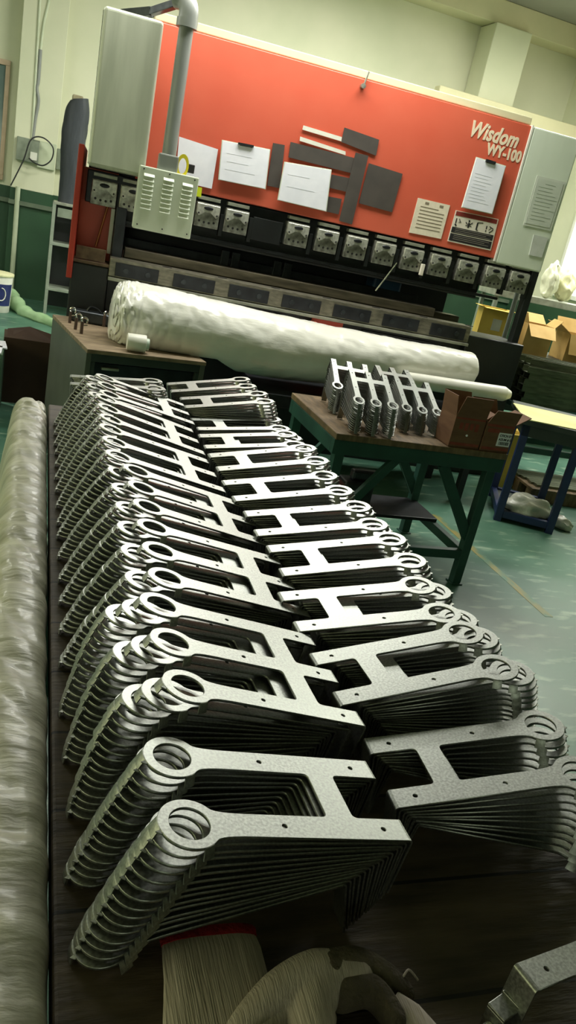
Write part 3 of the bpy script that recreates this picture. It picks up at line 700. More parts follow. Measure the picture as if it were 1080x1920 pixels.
ribbed_sleeve('cuff', [((0, -.007, .011), .0455, .0095), ((0, -.02, .012), .047, .011), ((-.001, -.045, .012), .048, .0115), ((-.002, -.07, .013), .050, .012), ((-.004, -.095, .013), .052, .012), ((-.006, -.125, .013), .054, .012)], 'cotton', t, ribs=28)
blob('palm', [([(-.03, -.12, .016), (-.032, -.17, .016), (-.034, -.21, .014)], [.022, .024, .020]), ([(.02, -.12, .016), (.02, -.17, .016), (.02, -.21, .014)], [.022, .024, .02]),
   ([(-.045, -.20, .012), (-.05, -.27, .011)], [.013, .010]), ([(-.02, -.21, .012), (-.022, -.29, .011)], [.013, .010]), ([(.005, -.21, .012), (.006, -.285, .011)], [.013, .010]), ([(.03, -.20, .012), (.034, -.265, .011)], [.013, .010]),
   ([(.03, -.10, .018), (.055, -.085, .022), (.085, -.10, .018)], [.016, .016, .012])], 'cotton', t, .003)
g2 = atz(640, 1880, ZT+.02)
t = thing('work_glove', 'crumpled oil-darkened cotton glove beside the red-edged one', 'glove', (g2.x, g2.y, ZT))
blob('palm', [([(-.10, -.015, .018), (-.06, .01, .026), (-.02, .022, .03), (.02, .02, .024)], [.015, .020, .022, .019]),
   ([(-.04, -.04, .02), (-.03, .0, .026), (.0, .02, .026)], [.022, .022, .02])], 'cotton', t, .003)
blob('finger', [([(-.01, .022, .032), (.025, .028, .028), (.055, .014, .02), (.068, .004, .014)], [.019, .016, .0135, .010])], 'dirtycotton', t, .0025)
blob('finger', [([(.0, .005, .026), (.03, .004, .024), (.045, -.02, .018)], [.017, .015, .012])], 'dirtycotton', t, .0025)
ribbed_sleeve('finger', [((.05, -.005, .014), .012, .012), ((.062, -.02, .014), .0135, .013), ((.072, -.04, .013), .014, .012), ((.082, -.065, .012), .014, .011)], 'cotton', t, n=40, ribs=14)
bm = newbm(); tube(bm, spline([(.058, .006, .02), (.067, .012, .03), (.076, .018, .026), (.086, .014, .016)], 6), .0011, 8); finish('loose_thread', bm, 'cotton', t, smooth=True)
g3 = atz(758, 1912, ZT+.012)
t = thing('work_glove', 'glove with only its red cuff corner showing at the bottom edge', 'glove', (g3.x, g3.y, ZT), .5)
ribbed_sleeve('cuff_edge', [((.0, .006, .010), .016, .008), ((.0, .0, .0105), .018, .0095), ((0, -.006, .0105), .018, .009)], 'redknit', t, ribs=18)
ribbed_sleeve('cuff', [((0, -.005, .010), .017, .0085), ((0, -.04, .011), .020, .010), ((0, -.09, .011), .024, .010)], 'cotton', t, ribs=18)
# ------------------------------------------------------------------ wrapped bundle along the left of the table
def wrapped(name, y0, y1, prof, m, label, cat, amp, ny, seed, taper=True):
    bm = newbm(); rings = []
    for j in range(ny+1):
        y = y0+(y1-y0)*j/ny; f = j/ny; sc = 1-.25*max(0, (f-.97)/.03)**2 if taper else 1
        ring = []
        for k, (x, z) in enumerate(prof):
            p = Vector((x, y, z))
            d = wob((x*3, y*4, z*2), 1., amp, seed)+wob((x*2.5+.4*math.sin(y*5), y*19, z*2), 1., amp*.75, seed+3)+wob((x*6, y*60+x*14, z*4), 1., amp*.22, seed+5)
            cr = abs(noise.noise(Vector((x*7+seed, y*9+x*16, z*5)))); d -= amp*.5*max(0, .16-cr)/.16
            cx = sum(q[0] for q in prof)/len(prof); cz = sum(q[1] for q in prof)/len(prof)
            dirv = Vector((x-cx, 0, (z-cz)*.6)).normalized()
            ring.append(bm.verts.new(Vector((cx+(x-cx)*sc, y, z*sc if z > .5 else z))+dirv*d*(1+1.6*max(0, (f-.86)/.14))*(1 if z > .02 else 0)))
        rings.append(ring)
    n = len(prof)
    for j in range(ny):
        for k in range(n): bm.faces.new((rings[j][k], rings[j+1][k], rings[j+1][(k+1) % n], rings[j][(k+1) % n]))
    bm.faces.new(rings[0]); bm.faces.new(list(reversed(rings[-1])))
    o = finish(name, bm, m, None, smooth=True); return tag(o, label, cat)
prof = [(.058, .0), (.058, .3), (.059, .6), (.0605, .9), (.060, .955), (.050, .978), (.026, .988), (.0, .99), (-.018, .982), (-.034, .958), (-.044, .91), (-.050, .82), (-.053, .6), (-.055, .3), (-.055, .0)]
prof = [(p.x, p.z) for p in spline([Vector((a_, 0, b_)) for a_, b_ in prof], 3)]
wrapped('wrapped_bundle', .25, 2.44, prof, 'wrap', 'long bundle in wrinkled cloudy plastic running along the left of the table', 'wrapped bundle', .008, 420, 2.)
bm = newbm(); prism(bm, [Vector((-.125, 1.25, 0)), Vector((-.125, 1.86, 0)), Vector((-.105, 1.86, .87)), Vector((-.105, 1.25, .87))], Vector((-.025, 0, 0))); o = finish('board', bm, 'pinkboard', None, .003); tag(o, 'pale pinkish board standing against the wrapped bundle at left edge', 'board')
# ------------------------------------------------------------------ desk with the roll
DO = Vector((.293, 4.389, 0)); DA = math.radians(10.5)
def dsk(x, y, z): return DO+Vector((x*math.cos(DA)-y*math.sin(DA), x*math.sin(DA)+y*math.cos(DA), z))
t = thing('desk', 'dark steel desk with a worn wooden top behind the left bracket row', 'desk', DO, DA)
bm = newbm(); bx(bm, 0, .71, 0, .98, .728, .752); finish('desktop', bm, 'woodlight', t, .003)
bm = newbm(); bx(bm, .0, .03, .01, .97, .0, .728); finish('side_panel', bm, 'deskside', t, .003)
bm = newbm(); bx(bm, .68, .71, .01, .97, .0, .728); finish('side_panel', bm, 'deskside', t, .003)
bm = newbm(); bx(bm, .03, .68, .94, .97, .1, .728); finish('back_panel', bm, 'deskst', t, .003)
bm = newbm(); bx(bm, .03, .68, .015, .045, .68, .728); bx(bm, .03, .055, .015, .045, .0, .68); bx(bm, .655, .68, .015, .045, .0, .68); finish('front_frame', bm, 'deskst', t, .003)
bm = newbm(); bx(bm, .03, .68, .045, .94, .44, .46); finish('shelf', bm, 'deskside', t, .003)
bm = newbm(); bx(bm, .03, .68, .05, .08, .58, .67); d = finish('drawer', bm, 'black2', t, .003)
bm = newbm(); bx(bm, .1, .2, .03, .05, .635, .65); finish('handle', bm, 'pale', d, .003)
# plastic wrapped roll
CP = [aty(207, 586, 4.80), aty(300, 604, 4.80), aty(540, 655, 4.84), aty(720, 678, 4.90), aty(882, 693, 4.96)]
CR = [.20, .205, .20, .165, .125]
print('ROLL', [tuple(round(q, 2) for q in p) for p in CP])
NX, NR = 220, 72
axs = spline(CP, 55); bm = newbm(); rings = []
NX = len(axs)-1
for j in range(NX+1):
    f = j/NX; c = axs[j]; k = min(int(f*4), 3); R = CR[k]+(CR[k+1]-CR[k])*(f*4-k)
    d = (axs[min(j+1, NX)]-axs[max(j-1, 0)]).normalized(); sd = Vector((-d.y, d.x, 0)).normalized(); upv = d.cross(sd)*-1
    if upv.z < 0: upv = -upv
    if f < .11: R *= .50+.50*math.sin(f/.11*PI/2)**.8
    if f > .985: R *= 1-.2*((f-.985)/.015)
    lip = max(0, 1-f/.16)
    ring = []
    for k in range(NR):
        a = 2*PI*k/NR; ca, sa = math.cos(a), math.sin(a)
        dd = wob((f*5, ca*1.1, sa*1.1), 1., .012, 5)
        dd += (wob((f*26+ca, ca*3+f*9, sa*3), 1., .005+.03*lip, 9))
        cr = abs(noise.noise(Vector((f*34+a*1.3, a*2.1-f*16, 3.3))))
        dd += -.010*max(0, .22-cr)/.22*(.25+1.6*lip+.7*max(0, 1-f/.5))
        q = c+(sd*ca*1.02+upv*sa)*(R+dd)
        lowz = .7535 if q.x < 1.08 else .7535-.25*min(1, (q.x-1.08)/.5)
        q.z = max(q.z, lowz); ring.append(bm.verts.new(q))
    rings.append(ring)
for j in range(NX):
    for k in range(NR): bm.faces.new((rings[j][k], rings[j][(k+1) % NR], rings[j+1][(k+1) % NR], rings[j+1][k]))
bm.faces.new(list(reversed(rings[0]))); bm.faces.new(rings[-1])
o = finish('wrapped_roll', bm, 'film', None, smooth=True); tag(o, 'long fat roll wrapped in milky white plastic lying in front of the press brake', 'roll')
bm = newbm(); a = Vector((2.35, 4.66, .807)); b = Vector((3.17, 4.70, .807)); cyl(bm, a, b, .052, n=28); cyl(bm, b, b+(b-a).normalized()*.05, .052, .03, n=28); o = finish('foam_tube', bm, 'whitepl', None, smooth=True); tag(o, 'plain white tube with tapered end beneath the right end of the wrapped roll', 'tube')
t = thing('low_bench', 'dark bench mostly hidden below the right half of the wrapped roll', 'bench', (2.25, 4.85, 0))
bm = newbm(); bx(bm, -.85, .80, -.26, .34, .52, .60); finish('bench_top', bm, 'black2', t, .003)
for x in (-.8, .75):
    for y in (-.22, .26):
        bm = newbm(); bx(bm, x-.025, x+.025, y-.025, y+.025, 0, .52); finish('leg', bm, 'black', t, .003)
bm = newbm(); bx(bm, -.8, .75, .24, .28, .15, .52); finish('back_panel', bm, 'black', t, .003)
# cup on the desk
c = Vector((.575, 4.50, 0))
t = thing('plastic_jar', 'white plastic jar lying on its side on the desk against the roll', 'jar', (c.x, c.y, .7525), .35)
bm = newbm(); cyl(bm, (-.055, .03, .052), (.045, -.01, .052), .048, .051, n=28); finish('body', bm, 'whitepl', t, .004, True)
bm = newbm(); cyl(bm, (.045, -.01, .052), (.062, -.017, .052), .035, .033, n=24); finish('base', bm, mat('pale_jade_plastic', '#bfd0bd', None, 5, .4), t, .002, True)
# tool case and clamps on the desk
c = atz(172, 592, .80)
t = thing('tool_block', 'dark steel block with a carrying handle on the back left of the desk', 'tool', (c.x, c.y, .7525), -.12)
bm = newbm(); bx(bm, -.13, .13, -.045, .045, .0, .075); finish('body', bm, 'tool', t, .014, seg=3)
bm = newbm(); tube(bm, spline([(-.03, 0, .074), (-.01, 0, .10), (.03, 0, .095), (.06, 0, .074)], 6), .007, 8); finish('handle', bm, 'black2', t, smooth=True)
bm = newbm(); tube(bm, spline([(.12, -.03, .06), (.155, -.04, .05), (.155, -.045, .012), (.135, -.05, .01)], 6), .010, 8); finish('hook', bm, 'tool', t, smooth=True)
cl = thing('spring_clamp', 'small chrome clamp with brown handle, leftmost on the desk edge', 'clamp', (0, 0, 0), 0, 'small clamps on the desk')
bm = newbm(); tube(bm, spline([(-.012, 0, .07), (-.016, 0, .088), (0, 0, .098), (.016, 0, .088), (.014, 0, .066)], 6), .0055, 8); finish('jaw', bm, 'chrome', cl, smooth=True)
bm = newbm(); cyl(bm, (-.012, 0, .0), (-.012, 0, .072), .010, n=12); finish('handle', bm, 'toolhandle', cl, smooth=True)
bm = newbm(); cyl(bm, (-.02, 0, .045), (.02, 0, .055), .004, n=8); finish('screw', bm, 'chrome', cl)
spots = [(134, 606, 'small chrome clamp with brown handle, leftmost on the desk edge'), (145, 618, 'small chrome clamp second from the left desk edge'), (156, 626, 'small chrome clamp third from the left, nearest the desk front'), (196, 612, 'small chrome clamp right of the steel block hook'), (210, 622, 'small chrome clamp nearest to the white roll end')]
for i, (px, py, lab) in enumerate(spots):
    o = cl if i == 0 else copytree(cl)
    c = atz(px, py, .753); o.location = (c.x, c.y, .7525); o.rotation_euler = (0, 0, [-.3, .2, .1, .9, 1.4][i]); o['label'] = lab
c = atz(222, 622, .76)
bm = newbm(); tube(bm, spline([(0, 0, .008), (.05, -.02, .012), (.10, -.06, .008)], 5), .007, 8); cyl(bm, (-.04, .02, .02), (.01, 0, .016), .014, n=12); o = finish('spanner', bm, 'chrome', None, smooth=True); o.location = (c.x, c.y, .7525); tag(o, 'chrome spanner lying between the clamps and the white jar', 'spanner')
# ------------------------------------------------------------------ green work table with brackets and cartons
GA = math.radians(.4)
t = thing('green_work_table', 'green steel work table with wood top holding brackets and cartons', 'table', (1.378, 3.245, 0), GA)
bm = newbm(); bx(bm, 0, .95, 0, .74, .728, .76); finish('tabletop', bm, 'woodold', t, .004)
bm = newbm(); bx(bm, .0, .95, .01, .05, .655, .728); bx(bm, .0, .95, .69, .73, .655, .728); bx(bm, .0, .04, .05, .69, .655, .728); bx(bm, .91, .95, .05, .69, .655, .728); finish('apron', bm, 'greenst', t, .003)
for x in (.02, .87):
    for y in (.015, .68):
        bm = newbm(); bx(bm, x, x+.05, y, y+.05, 0, .66); bx(bm, x-.01, x+.06, y-.01, y+.06, 0, .008); finish('leg', bm, 'greenst', t, .003)
for a, b in (((.045, .04, .24), (.36, .04, .66)), ((.895, .04, .26), (.62, .04, .66)), ((.045, .705, .24), (.36, .705, .66)), ((.895, .705, .26), (.62, .705, .66))):
    bm = newbm(); beam(bm, a, b, .03, .045); finish('diagonal_brace', bm, 'greenst', t, .003)
bm = newbm(); bx(bm, .02, .92, .02, .055, .15, .20); bx(bm, .02, .92, .69, .725, .15, .20); bx(bm, .025, .065, .055, .69, .15, .20); bx(bm, .875, .915, .055, .69, .15, .20); finish('lower_frame', bm, 'greenst', t, .003)
bm = newbm(); bx(bm, .03, .91, .40, .72, .2005, .22); finish('lower_shelf', bm, 'black2', t, .003)
GT = Matrix.Translation((1.378, 3.245, 0)) @ Matrix.Rotation(GA, 4, 'Z')
bm = newbm(); bx(bm, -.09, .09, -.07, .07, 0, .14); bx(bm, -.04, .12, -.03, .03, .14, .2); o = finish('gearbox', bm, 'tool', None, .015); o.location = GT @ Vector((.42, .55, .2205)); tag(o, 'dark cast gearbox on the lower shelf of the green table', 'gearbox')
bm = newbm(); bx(bm, -.11, .11, -.10, .10, 0, .18); o = finish('red_crate', bm, 'darkred', None, .008); o.location = (1.62, 4.30, 0.0); tag(o, 'dull red crate on the floor behind the green table left leg', 'crate')
def carton(name, w, d, h, loc, rz, m, label, group, flaps, inside='carton', extra=None):
    """open carton, origin at base centre; flaps: list of (side, length, angle from vertical outwards, shear)"""
    t = thing(name, label, 'carton', loc, rz, group)
    th = .004; bm = newbm()
    bx(bm, -w/2, w/2, -d/2, -d/2+th, 0, h); bx(bm, -w/2, w/2, d/2-th, d/2, 0, h); bx(bm, -w/2, -w/2+th, -d/2+th, d/2-th, 0, h); bx(bm, w/2-th, w/2, -d/2+th, d/2-th, 0, h); bx(bm, -w/2, w/2, -d/2, d/2, 0, th)
    finish('box_body', bm, m, t)
    for side, ln, ang, sh in flaps:
        a = math.radians(ang); bm = newbm(); up = math.cos(a)*ln; out = math.sin(a)*ln
        if side in 'FB':
            s = -1 if side == 'F' else 1; y = s*d/2
            pts = [Vector((-w/2, y, h)), Vector((w/2, y, h)), Vector((w/2-.01+sh, y+s*out, h+up)), Vector((-w/2+.01+sh, y+s*out, h+up))]; nrm = Vector((0, -s*math.cos(a), math.sin(a)))*th
        else:
            s = -1 if side == 'L' else 1; x = s*w/2
            pts = [Vector((x, -d/2, h)), Vector((x, d/2, h)), Vector((x+s*out, d/2-.01+sh, h+up)), Vector((x+s*out, -d/2+.01+sh, h+up))]; nrm = Vector((-s*math.cos(a), 0, math.sin(a)))*th
        prism(bm, pts, nrm); finish('flap', bm, m, t)
    return t
c1 = GT @ Vector((.688, .088, .7605))
t = carton('cardboard_carton', .175, .15, .155, c1, GA+.02, 'carton', 'brown open carton beside the brackets on the green table, no label', 'open cartons on the green table', [('F', .105, 6, .012), ('L', .10, 8, .0), ('B', .10, 20, 0), ('R', .06, 60, 0)])
bm = newbm(); bx(bm, -.084, .084, -.0762, -.075, .145, .154); bx(bm, -.084, .084, -.0762, -.075, .012, .026)
for i in range(4): bx(bm, -.055+.03*i, -.035+.03*i, -.0762, -.075, .095-.006*(i % 2), .128)
finish('red_print', bm, 'redprint', t)
bm = newbm(); cyl(bm, (.0, -.0775, .066), (0, -.075, .066), .006, n=10); finish('white_dot', bm, 'paper', t)
c2 = GT @ Vector((.866, .095, .7605))
t = carton('cardboard_carton', .165, .17, .145, c2, GA+.02, 'carton', 'brown open carton with white barcode label at the right table corner', 'open cartons on the green table', [('F', .07, 10, .02), ('B', .09, 25, 0), ('R', .10, 62, .0), ('L', .05, 40, 0)])
bm = newbm(); bx(bm, -.079, .079, -.0862, -.085, .130, .142); bx(bm, -.079, .079, -.0862, -.085, .010, .024); bx(bm, -.07, .0, -.0862, -.085, .10, .12); finish('red_print', bm, 'redprint', t)
bm = newbm(); bx(bm, .0, .078, -.0866, -.085, .034, .104); lb = finish('shipping_label', bm, 'paper', t); lb['label'] = 'white printed barcode label'
for s, z, sz in (('CTICN 03', .084, .0165), ('AZUM # 01', .064, .0165)):
    me = textmesh(s, sz, .0003, 0, .0006); o = link('label_text', me, lb); me.materials.clear(); me.materials.append(M['ink']); o.location = (.006, -.0869, z); o.rotation_euler = (PI/2, 0, 0)
bm = newbm(); x = .012
while x < .068:
    w_ = random.choice((.0015, .0025, .004)); bx(bm, x, x+w_, -.0871, -.0866, .041, .058); x += w_+random.choice((.0015, .0025))
finish('barcode', bm, 'ink', lb)
# ------------------------------------------------------------------ blue table
BA = math.atan2(4.116-4.301, 3.493-3.127)
t = thing('blue_work_table', 'dark blue steel table behind the cartons with a card sheet on top', 'table', (3.127, 4.301, 0), BA)
BW, BDp = .41, .62
bm = newbm(); bx(bm, -.03, BW+.03, -.03, BDp+.03, .70, .74); finish('tabletop', bm, 'deskst', t, .003)
bm = newbm(); bx(bm, 0, BW, 0, .03, .62, .70); bx(bm, 0, BW, BDp-.03, BDp, .62, .70); bx(bm, 0, .03, .03, BDp-.03, .62, .70); bx(bm, BW-.03, BW, .03, BDp-.03, .62, .70); finish('apron', bm, 'deskst', t, .003)
for x in (0, BW-.05):
    for y in (0, BDp-.05):
        bm = newbm(); bx(bm, x, x+.05, y, y+.05, 0, .70); finish('leg', bm, 'bluest', t, .003)
bm = newbm(); bx(bm, .05, BW-.05, 0.005, .045, .03, .08); bx(bm, .05, BW-.05, BDp-.045, BDp-.005, .03, .08); bx(bm, .005, .045, .05, BDp-.05, .03, .08); bx(bm, BW-.045, BW-.005, .05, BDp-.05, .03, .08); finish('base_rail', bm, 'bluest', t, .003)
bm = newbm(); bx(bm, .045, BW-.045, .045, BDp-.045, .05, .065); finish('lower_shelf', bm, 'deskst', t)
BT = Matrix.Translation((3.127, 4.301, 0)) @ Matrix.Rotation(BA, 4, 'Z')
bm = newbm(); pts = [Vector((3.085, 4.245, .7405)), Vector((3.62, 4.10, .7405)), Vector((3.86, 4.52, .7405)), Vector((3.30, 4.74, .7405))]; cc = sum(pts, Vector())/4
prism(bm, [p-cc for p in pts], Vector((0, 0, .006))); o = finish('card_sheet', bm, 'yelsheet'); o.location = cc; tag(o, 'pale yellow card sheet lying on the blue table', 'card sheet')
c = BT @ Vector((.22, .14, .0655))
bm = newbm(); bmesh.ops.create_icosphere(bm, subdivisions=4, radius=1)
for v in bm.verts:
    p = v.co.copy(); v.co = Vector((p.x*.17, p.y*.10, max(-.0, (p.z+.55)*.085)))
    v.co += p*wob(p*1.6, 1, .035, 8)*Vector((1, 1, .6)).length/1.5; v.co.z = max(0, v.co.z)
o = finish('plastic_bag', bm, 'bagwhite', None, smooth=True); o.location = c; o.rotation_euler = (0, 0, BA+.1); tag(o, 'crumpled white plastic bag on the lower shelf of the blue table', 'bag')
bm = newbm(); bmesh.ops.create_icosphere(bm, subdivisions=3, radius=1)
for v in bm.verts:
    p = v.co.copy(); v.co = Vector((p.x*.055, p.y*.09, max(0, (p.z+.7)*.05)))+p*wob(p*2, 1, .02, 3); v.co.z = max(0, v.co.z)
o = finish('plastic_bag', bm, 'bagwhite', None, smooth=True); c = atz(1044, 982, .03); o.location = (c.x+.03, c.y, 0); o.rotation_euler = (0, 0, .5); tag(o, 'small white plastic bag on the floor by the blue table leg', 'bag')
# ------------------------------------------------------------------ right background: channel stack, bench, cartons, bags
t = thing('steel_trestle', 'dark steel trestle under the stacked channels right of the press brake', 'trestle', (4.35, 5.45, 0), -.06)
bm = newbm(); bx(bm, -.62, .75, -.22, .22, .60, .64); finish('trestle_top', bm, 'greenst', t, .003)
for x in (-.56, .68):
    for y in (-.18, .18):
        bm = newbm(); bx(bm, x-.025, x+.025, y-.025, y+.025, 0, .60); finish('leg', bm, 'greenst', t, .003)
bm = newbm(); bx(bm, -.56, .68, -.19, -.16, .25, .30); bx(bm, -.56, .68, .16, .19, .25, .30); finish('rail', bm, 'greenst', t)
def channel(ln):
    bm = newbm(); bx(bm, -ln/2, ln/2, -.045, .045, 0, .005); bx(bm, -ln/2, ln/2, -.045, -.040, .005, .05); bx(bm, -ln/2, ln/2, .040, .045, .005, .05); return bm
chp = None
PL = ['bottom', 'second', 'third', 'fourth', 'fifth', 'top']
for r in range(6):
    for c_ in range(3):
        lab = '%s steel channel in the %s column of the stack beside the press brake' % (PL[r], ['front', 'middle', 'rear'][c_])
        if chp is None: chp = o = finish('steel_channel', channel(1.25), 'channel')
        else: o = chp.copy(); COL.objects.link(o)
        o.location = (4.40+random.uniform(-.03, .03), 5.33+c_*.105, .6405+r*.0505); o.rotation_euler = (0, 0, -.06+random.uniform(-.004, .004)); tag(o, lab, 'steel channel', 'steel channels on the trestle')
for i in range(3):
    o = chp.copy(); COL.objects.link(o); o.location = (4.45, 5.40+i*.10, .6405+6*.0505+.001); o.rotation_euler = (0, 0, -.12+.02*i)
    tag(o, ['skewed steel channel laid across the top of the stack, nearest', 'skewed steel channel laid across the top of the stack, middle', 'skewed steel channel laid across the top of the stack, rearmost'][i], 'steel channel', 'steel channels on the trestle')
# low pallet of flat bars on the floor right of the brake
t = thing('pallet', 'low dark wooden pallet on the floor right of the wrapped roll', 'pallet', (3.95, 5.0, 0), -.1)
bm = newbm()
for y in (-.2, 0, .2): bx(bm, -.2, .8, y-.04, y+.04, 0, .09)
bx(bm, -.2, .8, -.25, .25, .09, .11); finish('deck', bm, 'woodold', t, .003)
fb = None
for i in range(7):
    if fb is None:
        bm = newbm(); bx(bm, -.5, .5, -.025, .025, 0, .02); fb = o = finish('flat_bar', bm, 'channel', None, .002)
    else: o = fb.copy(); COL.objects.link(o)
    o.location = (4.28+random.uniform(-.03, .03), 4.80+i*.055, .1105); o.rotation_euler = (0, 0, -.1)
    tag(o, '%s dark flat steel bar on the low pallet counting from the front' % (['first', 'second', 'third', 'fourth', 'fifth', 'sixth', 'seventh'][i]), 'flat bar', 'flat bars on the pallet')
t = carton('cardboard_carton', .16, .16, .45, (3.62, 5.10, 0), .1, 'cartonyel', 'tall yellow-lit carton standing between the brake end and the channels', 'cartons at the right back', [('F', .05, 80, 0), ('R', .05, 70, 0)])
# bench
t = thing('packing_bench', 'dark green bench carrying lit cartons right of the press brake', 'bench', (4.85, 6.85, 0), -.06)
bm = newbm(); bx(bm, -.95, 1.3, -.38, .42, .84, .88); finish('bench_top', bm, 'deskst', t, .003)
for x in (-.88, 1.22):
    for y in (-.32, .36):
        bm = newbm(); bx(bm, x-.03, x+.03, y-.03, y+.03, 0, .84); finish('leg', bm, 'greenst', t, .003)
bm = newbm(); bx(bm, -.9, 1.25, .34, .37, .2, .84); finish('back_panel', bm, 'deskst', t)
carton('cardboard_carton', .27, .26, .30, (4.66, 6.70, .8805), -.25, 'cartonlit', 'open yellow-lit carton with drooping front flap on the packing bench', 'cartons at the right back', [('F', .17, 128, .0), ('L', .10, 20, 0), ('B', .16, 60, 0), ('R', .10, 40, 0)])
carton('cardboard_carton', .40, .30, .27, (5.27, 6.80, .8805), -.12, 'cartonlit', 'wide open yellow-lit carton at the right photo edge on the packing bench', 'cartons at the right back', [('F', .20, 165, 0), ('L', .15, 60, 0), ('B', .15, 30, 0)])
t = carton('cardboard_carton', .28, .22, .36, (4.25, 6.86, .8805), -.3, 'cartonyel', 'small yellow-lit carton with pale sticker behind the brake side column', 'cartons at the right back', [('L', .04, 85, 0), ('R', .04, 85, 0), ('F', .104, 92, 0), ('B', .104, 92, 0)])
t['label'] = 'small yellow-lit carton with pale sticker seen behind the brake side column'
bm = newbm(); bx(bm, -.02, .07, -.1115, -.11, .16, .27); finish('sticker', bm, 'bagwhite', t)
# wall shelf behind with bags
t = thing('back_shelf', 'grey shelf rack with plastic bags behind the cartons', 'shelf', (5.2, 7.75, 0), -.06)
bm = newbm(); bx(bm, -.55, .9, -.2, .2, 1.33, 1.40); finish('shelf_board', bm, 'pale', t, .004)
for x in (-.5, .85):
    for y in (-.16, .16):
        bm = newbm(); bx(bm, x-.02, x+.02, y-.02, y+.02, 0, 1.33); finish('post', bm, 'rack', t)
def bag(loc, sx, sy, sz, seed, label, m='bagwhite', group=None):
    bm = newbm(); bmesh.ops.create_icosphere(bm, subdivisions=4, radius=1)
    for v in bm.verts:
        p = v.co.copy(); k = 1-.35*max(0, p.z)
        v.co = Vector((p.x*sx*k, p.y*sy*k, (p.z+1)*sz/2))+Vector((p.x, p.y, 0))*(wob(p*1.9, 1, sx*.5, seed)+wob(p*5, 1, sx*.16, seed))
        v.co.z = max(0, v.co.z + (wob(p*2.5, 1, sz*.12, seed+2) if p.z > -.8 else 0))
    o = finish('plastic_bag', bm, m, None, smooth=True); o.data.set_sharp_from_angle(angle=3.1); o.location = loc; return tag(o, label, 'bag', group)
bag((5.36, 7.72, 1.4005), .085, .10, .40, 1., 'white plastic bag bundle on the grey shelf, left one', mat('bag_cream', '#d6d8bb', '#c4c6a8', 8, .35, bump=.6, bscale=14), 'plastic bags on the grey shelf')
bag((5.59, 7.76, 1.4005), .12, .12, .36, 4., 'pale plastic bag on the grey shelf, right one', mat('bag_yellow', '#d9d8ac', '#c8c69a', 8, .35, bump=.6, bscale=14), 'plastic bags on the grey shelf')
bm = newbm(); cyl(bm, (0, 0, 0), (0, 0, 1.75), .022, n=14); cyl(bm, (.06, .0, 0), (.06, 0, 1.72), .018, n=14)
o = finish('grey_pipe', bm, 'pipe', None, smooth=True); o.location = (3.98, 6.15, 0); tag(o, 'pair of grey blue upright pipes right of the brake side panel', 'pipe')
# ------------------------------------------------------------------ left background
RY = 9.9
a = aty(103, 380, RY); b = aty(92, 562, RY)
t = thing('storage_rack', 'grey steel rack standing against the wall left of the press brake', 'rack', (.42, RY+.2, 0))
for x in (-.30, .30):
    for y in (-.19, .19):
        bm = newbm(); bx(bm, x-.018, x+.018, y-.018, y+.018, 0, 1.27); finish('post', bm, 'rack', t)
for z in (.28, .80, 1.25):
    bm = newbm(); bx(bm, -.31, .31, -.21, .21, z, z+.03); finish('shelf_board', bm, 'rack' if z < 1.2 else 'pale', t, .003)
bm = newbm(); bx(bm, -.28, .30, .17, .185, .05, 1.25); finish('back_panel', bm, 'black', t)
bm = newbm(); bx(bm, -.26, .1, -.20, -.18, 1.12, 1.22); finish('name_plate', bm, 'greybox', t)
bm = newbm(); bx(bm, -.14, .14, -.1, .1, 0, .26); o = finish('black_case', bm, 'black', None, .01); o.location = (.50, RY+.2, .8305); tag(o, 'black case on the middle shelf of the grey rack', 'case')
bm = newbm(); bx(bm, -.12, .12, -.1, .1, 0, .14); o = finish('dark_box', bm, 'darkbrown', None, .006); o.location = (.52, RY+.18, .3105); tag(o, 'dark brown box on the bottom shelf of the grey rack', 'box')
bm = newbm(); bmesh.ops.create_uvsphere(bm, u_segments=14, v_segments=10, radius=.03); o = finish('yellow_knob', bm, 'yellow', None, smooth=True); o.location = (.405, RY+.03, .861); tag(o, 'small yellow ball on the middle shelf of the rack', 'ball')
# long dark tarpaulin bundle standing on the rack
bm = newbm(); rings = []
for j in range(31):
    f = j/30; z = 1.12*f; w = .125+.02*math.sin(f*PI)-.04*max(0, (f-.86)/.14)**2 - .02*(1-f); cx = .0+.03*f+.012*math.sin(f*7)
    rings.append([bm.verts.new(Vector((cx+w*math.cos(2*PI*k/28)*(1+wob((k*.5, f*6, 0), 1, .12, 6)), .09*math.sin(2*PI*k/28), z+(.02*math.cos(2*PI*k/28) if j == 30 else 0)))) for k in range(28)])
for j in range(30):
    for k in range(28): bm.faces.new((rings[j][k], rings[j][(k+1) % 28], rings[j+1][(k+1) % 28], rings[j+1][k]))
bm.faces.new(list(reversed(rings[0]))); bm.faces.new(rings[-1])
t = thing('tarpaulin_bundle', 'long dark grey tarpaulin bundle standing upright on the grey rack', 'tarpaulin', (.255, RY+.22, 1.2805))
finish('cover', bm, 'blackbag', t, smooth=True)
bm = newbm(); bx(bm, -.05, .07, -.05, .05, 1.09, 1.15); finish('card_end', bm, mat('torn_card', '#9a9274', '#7d7658', 20, .8), t, .015)
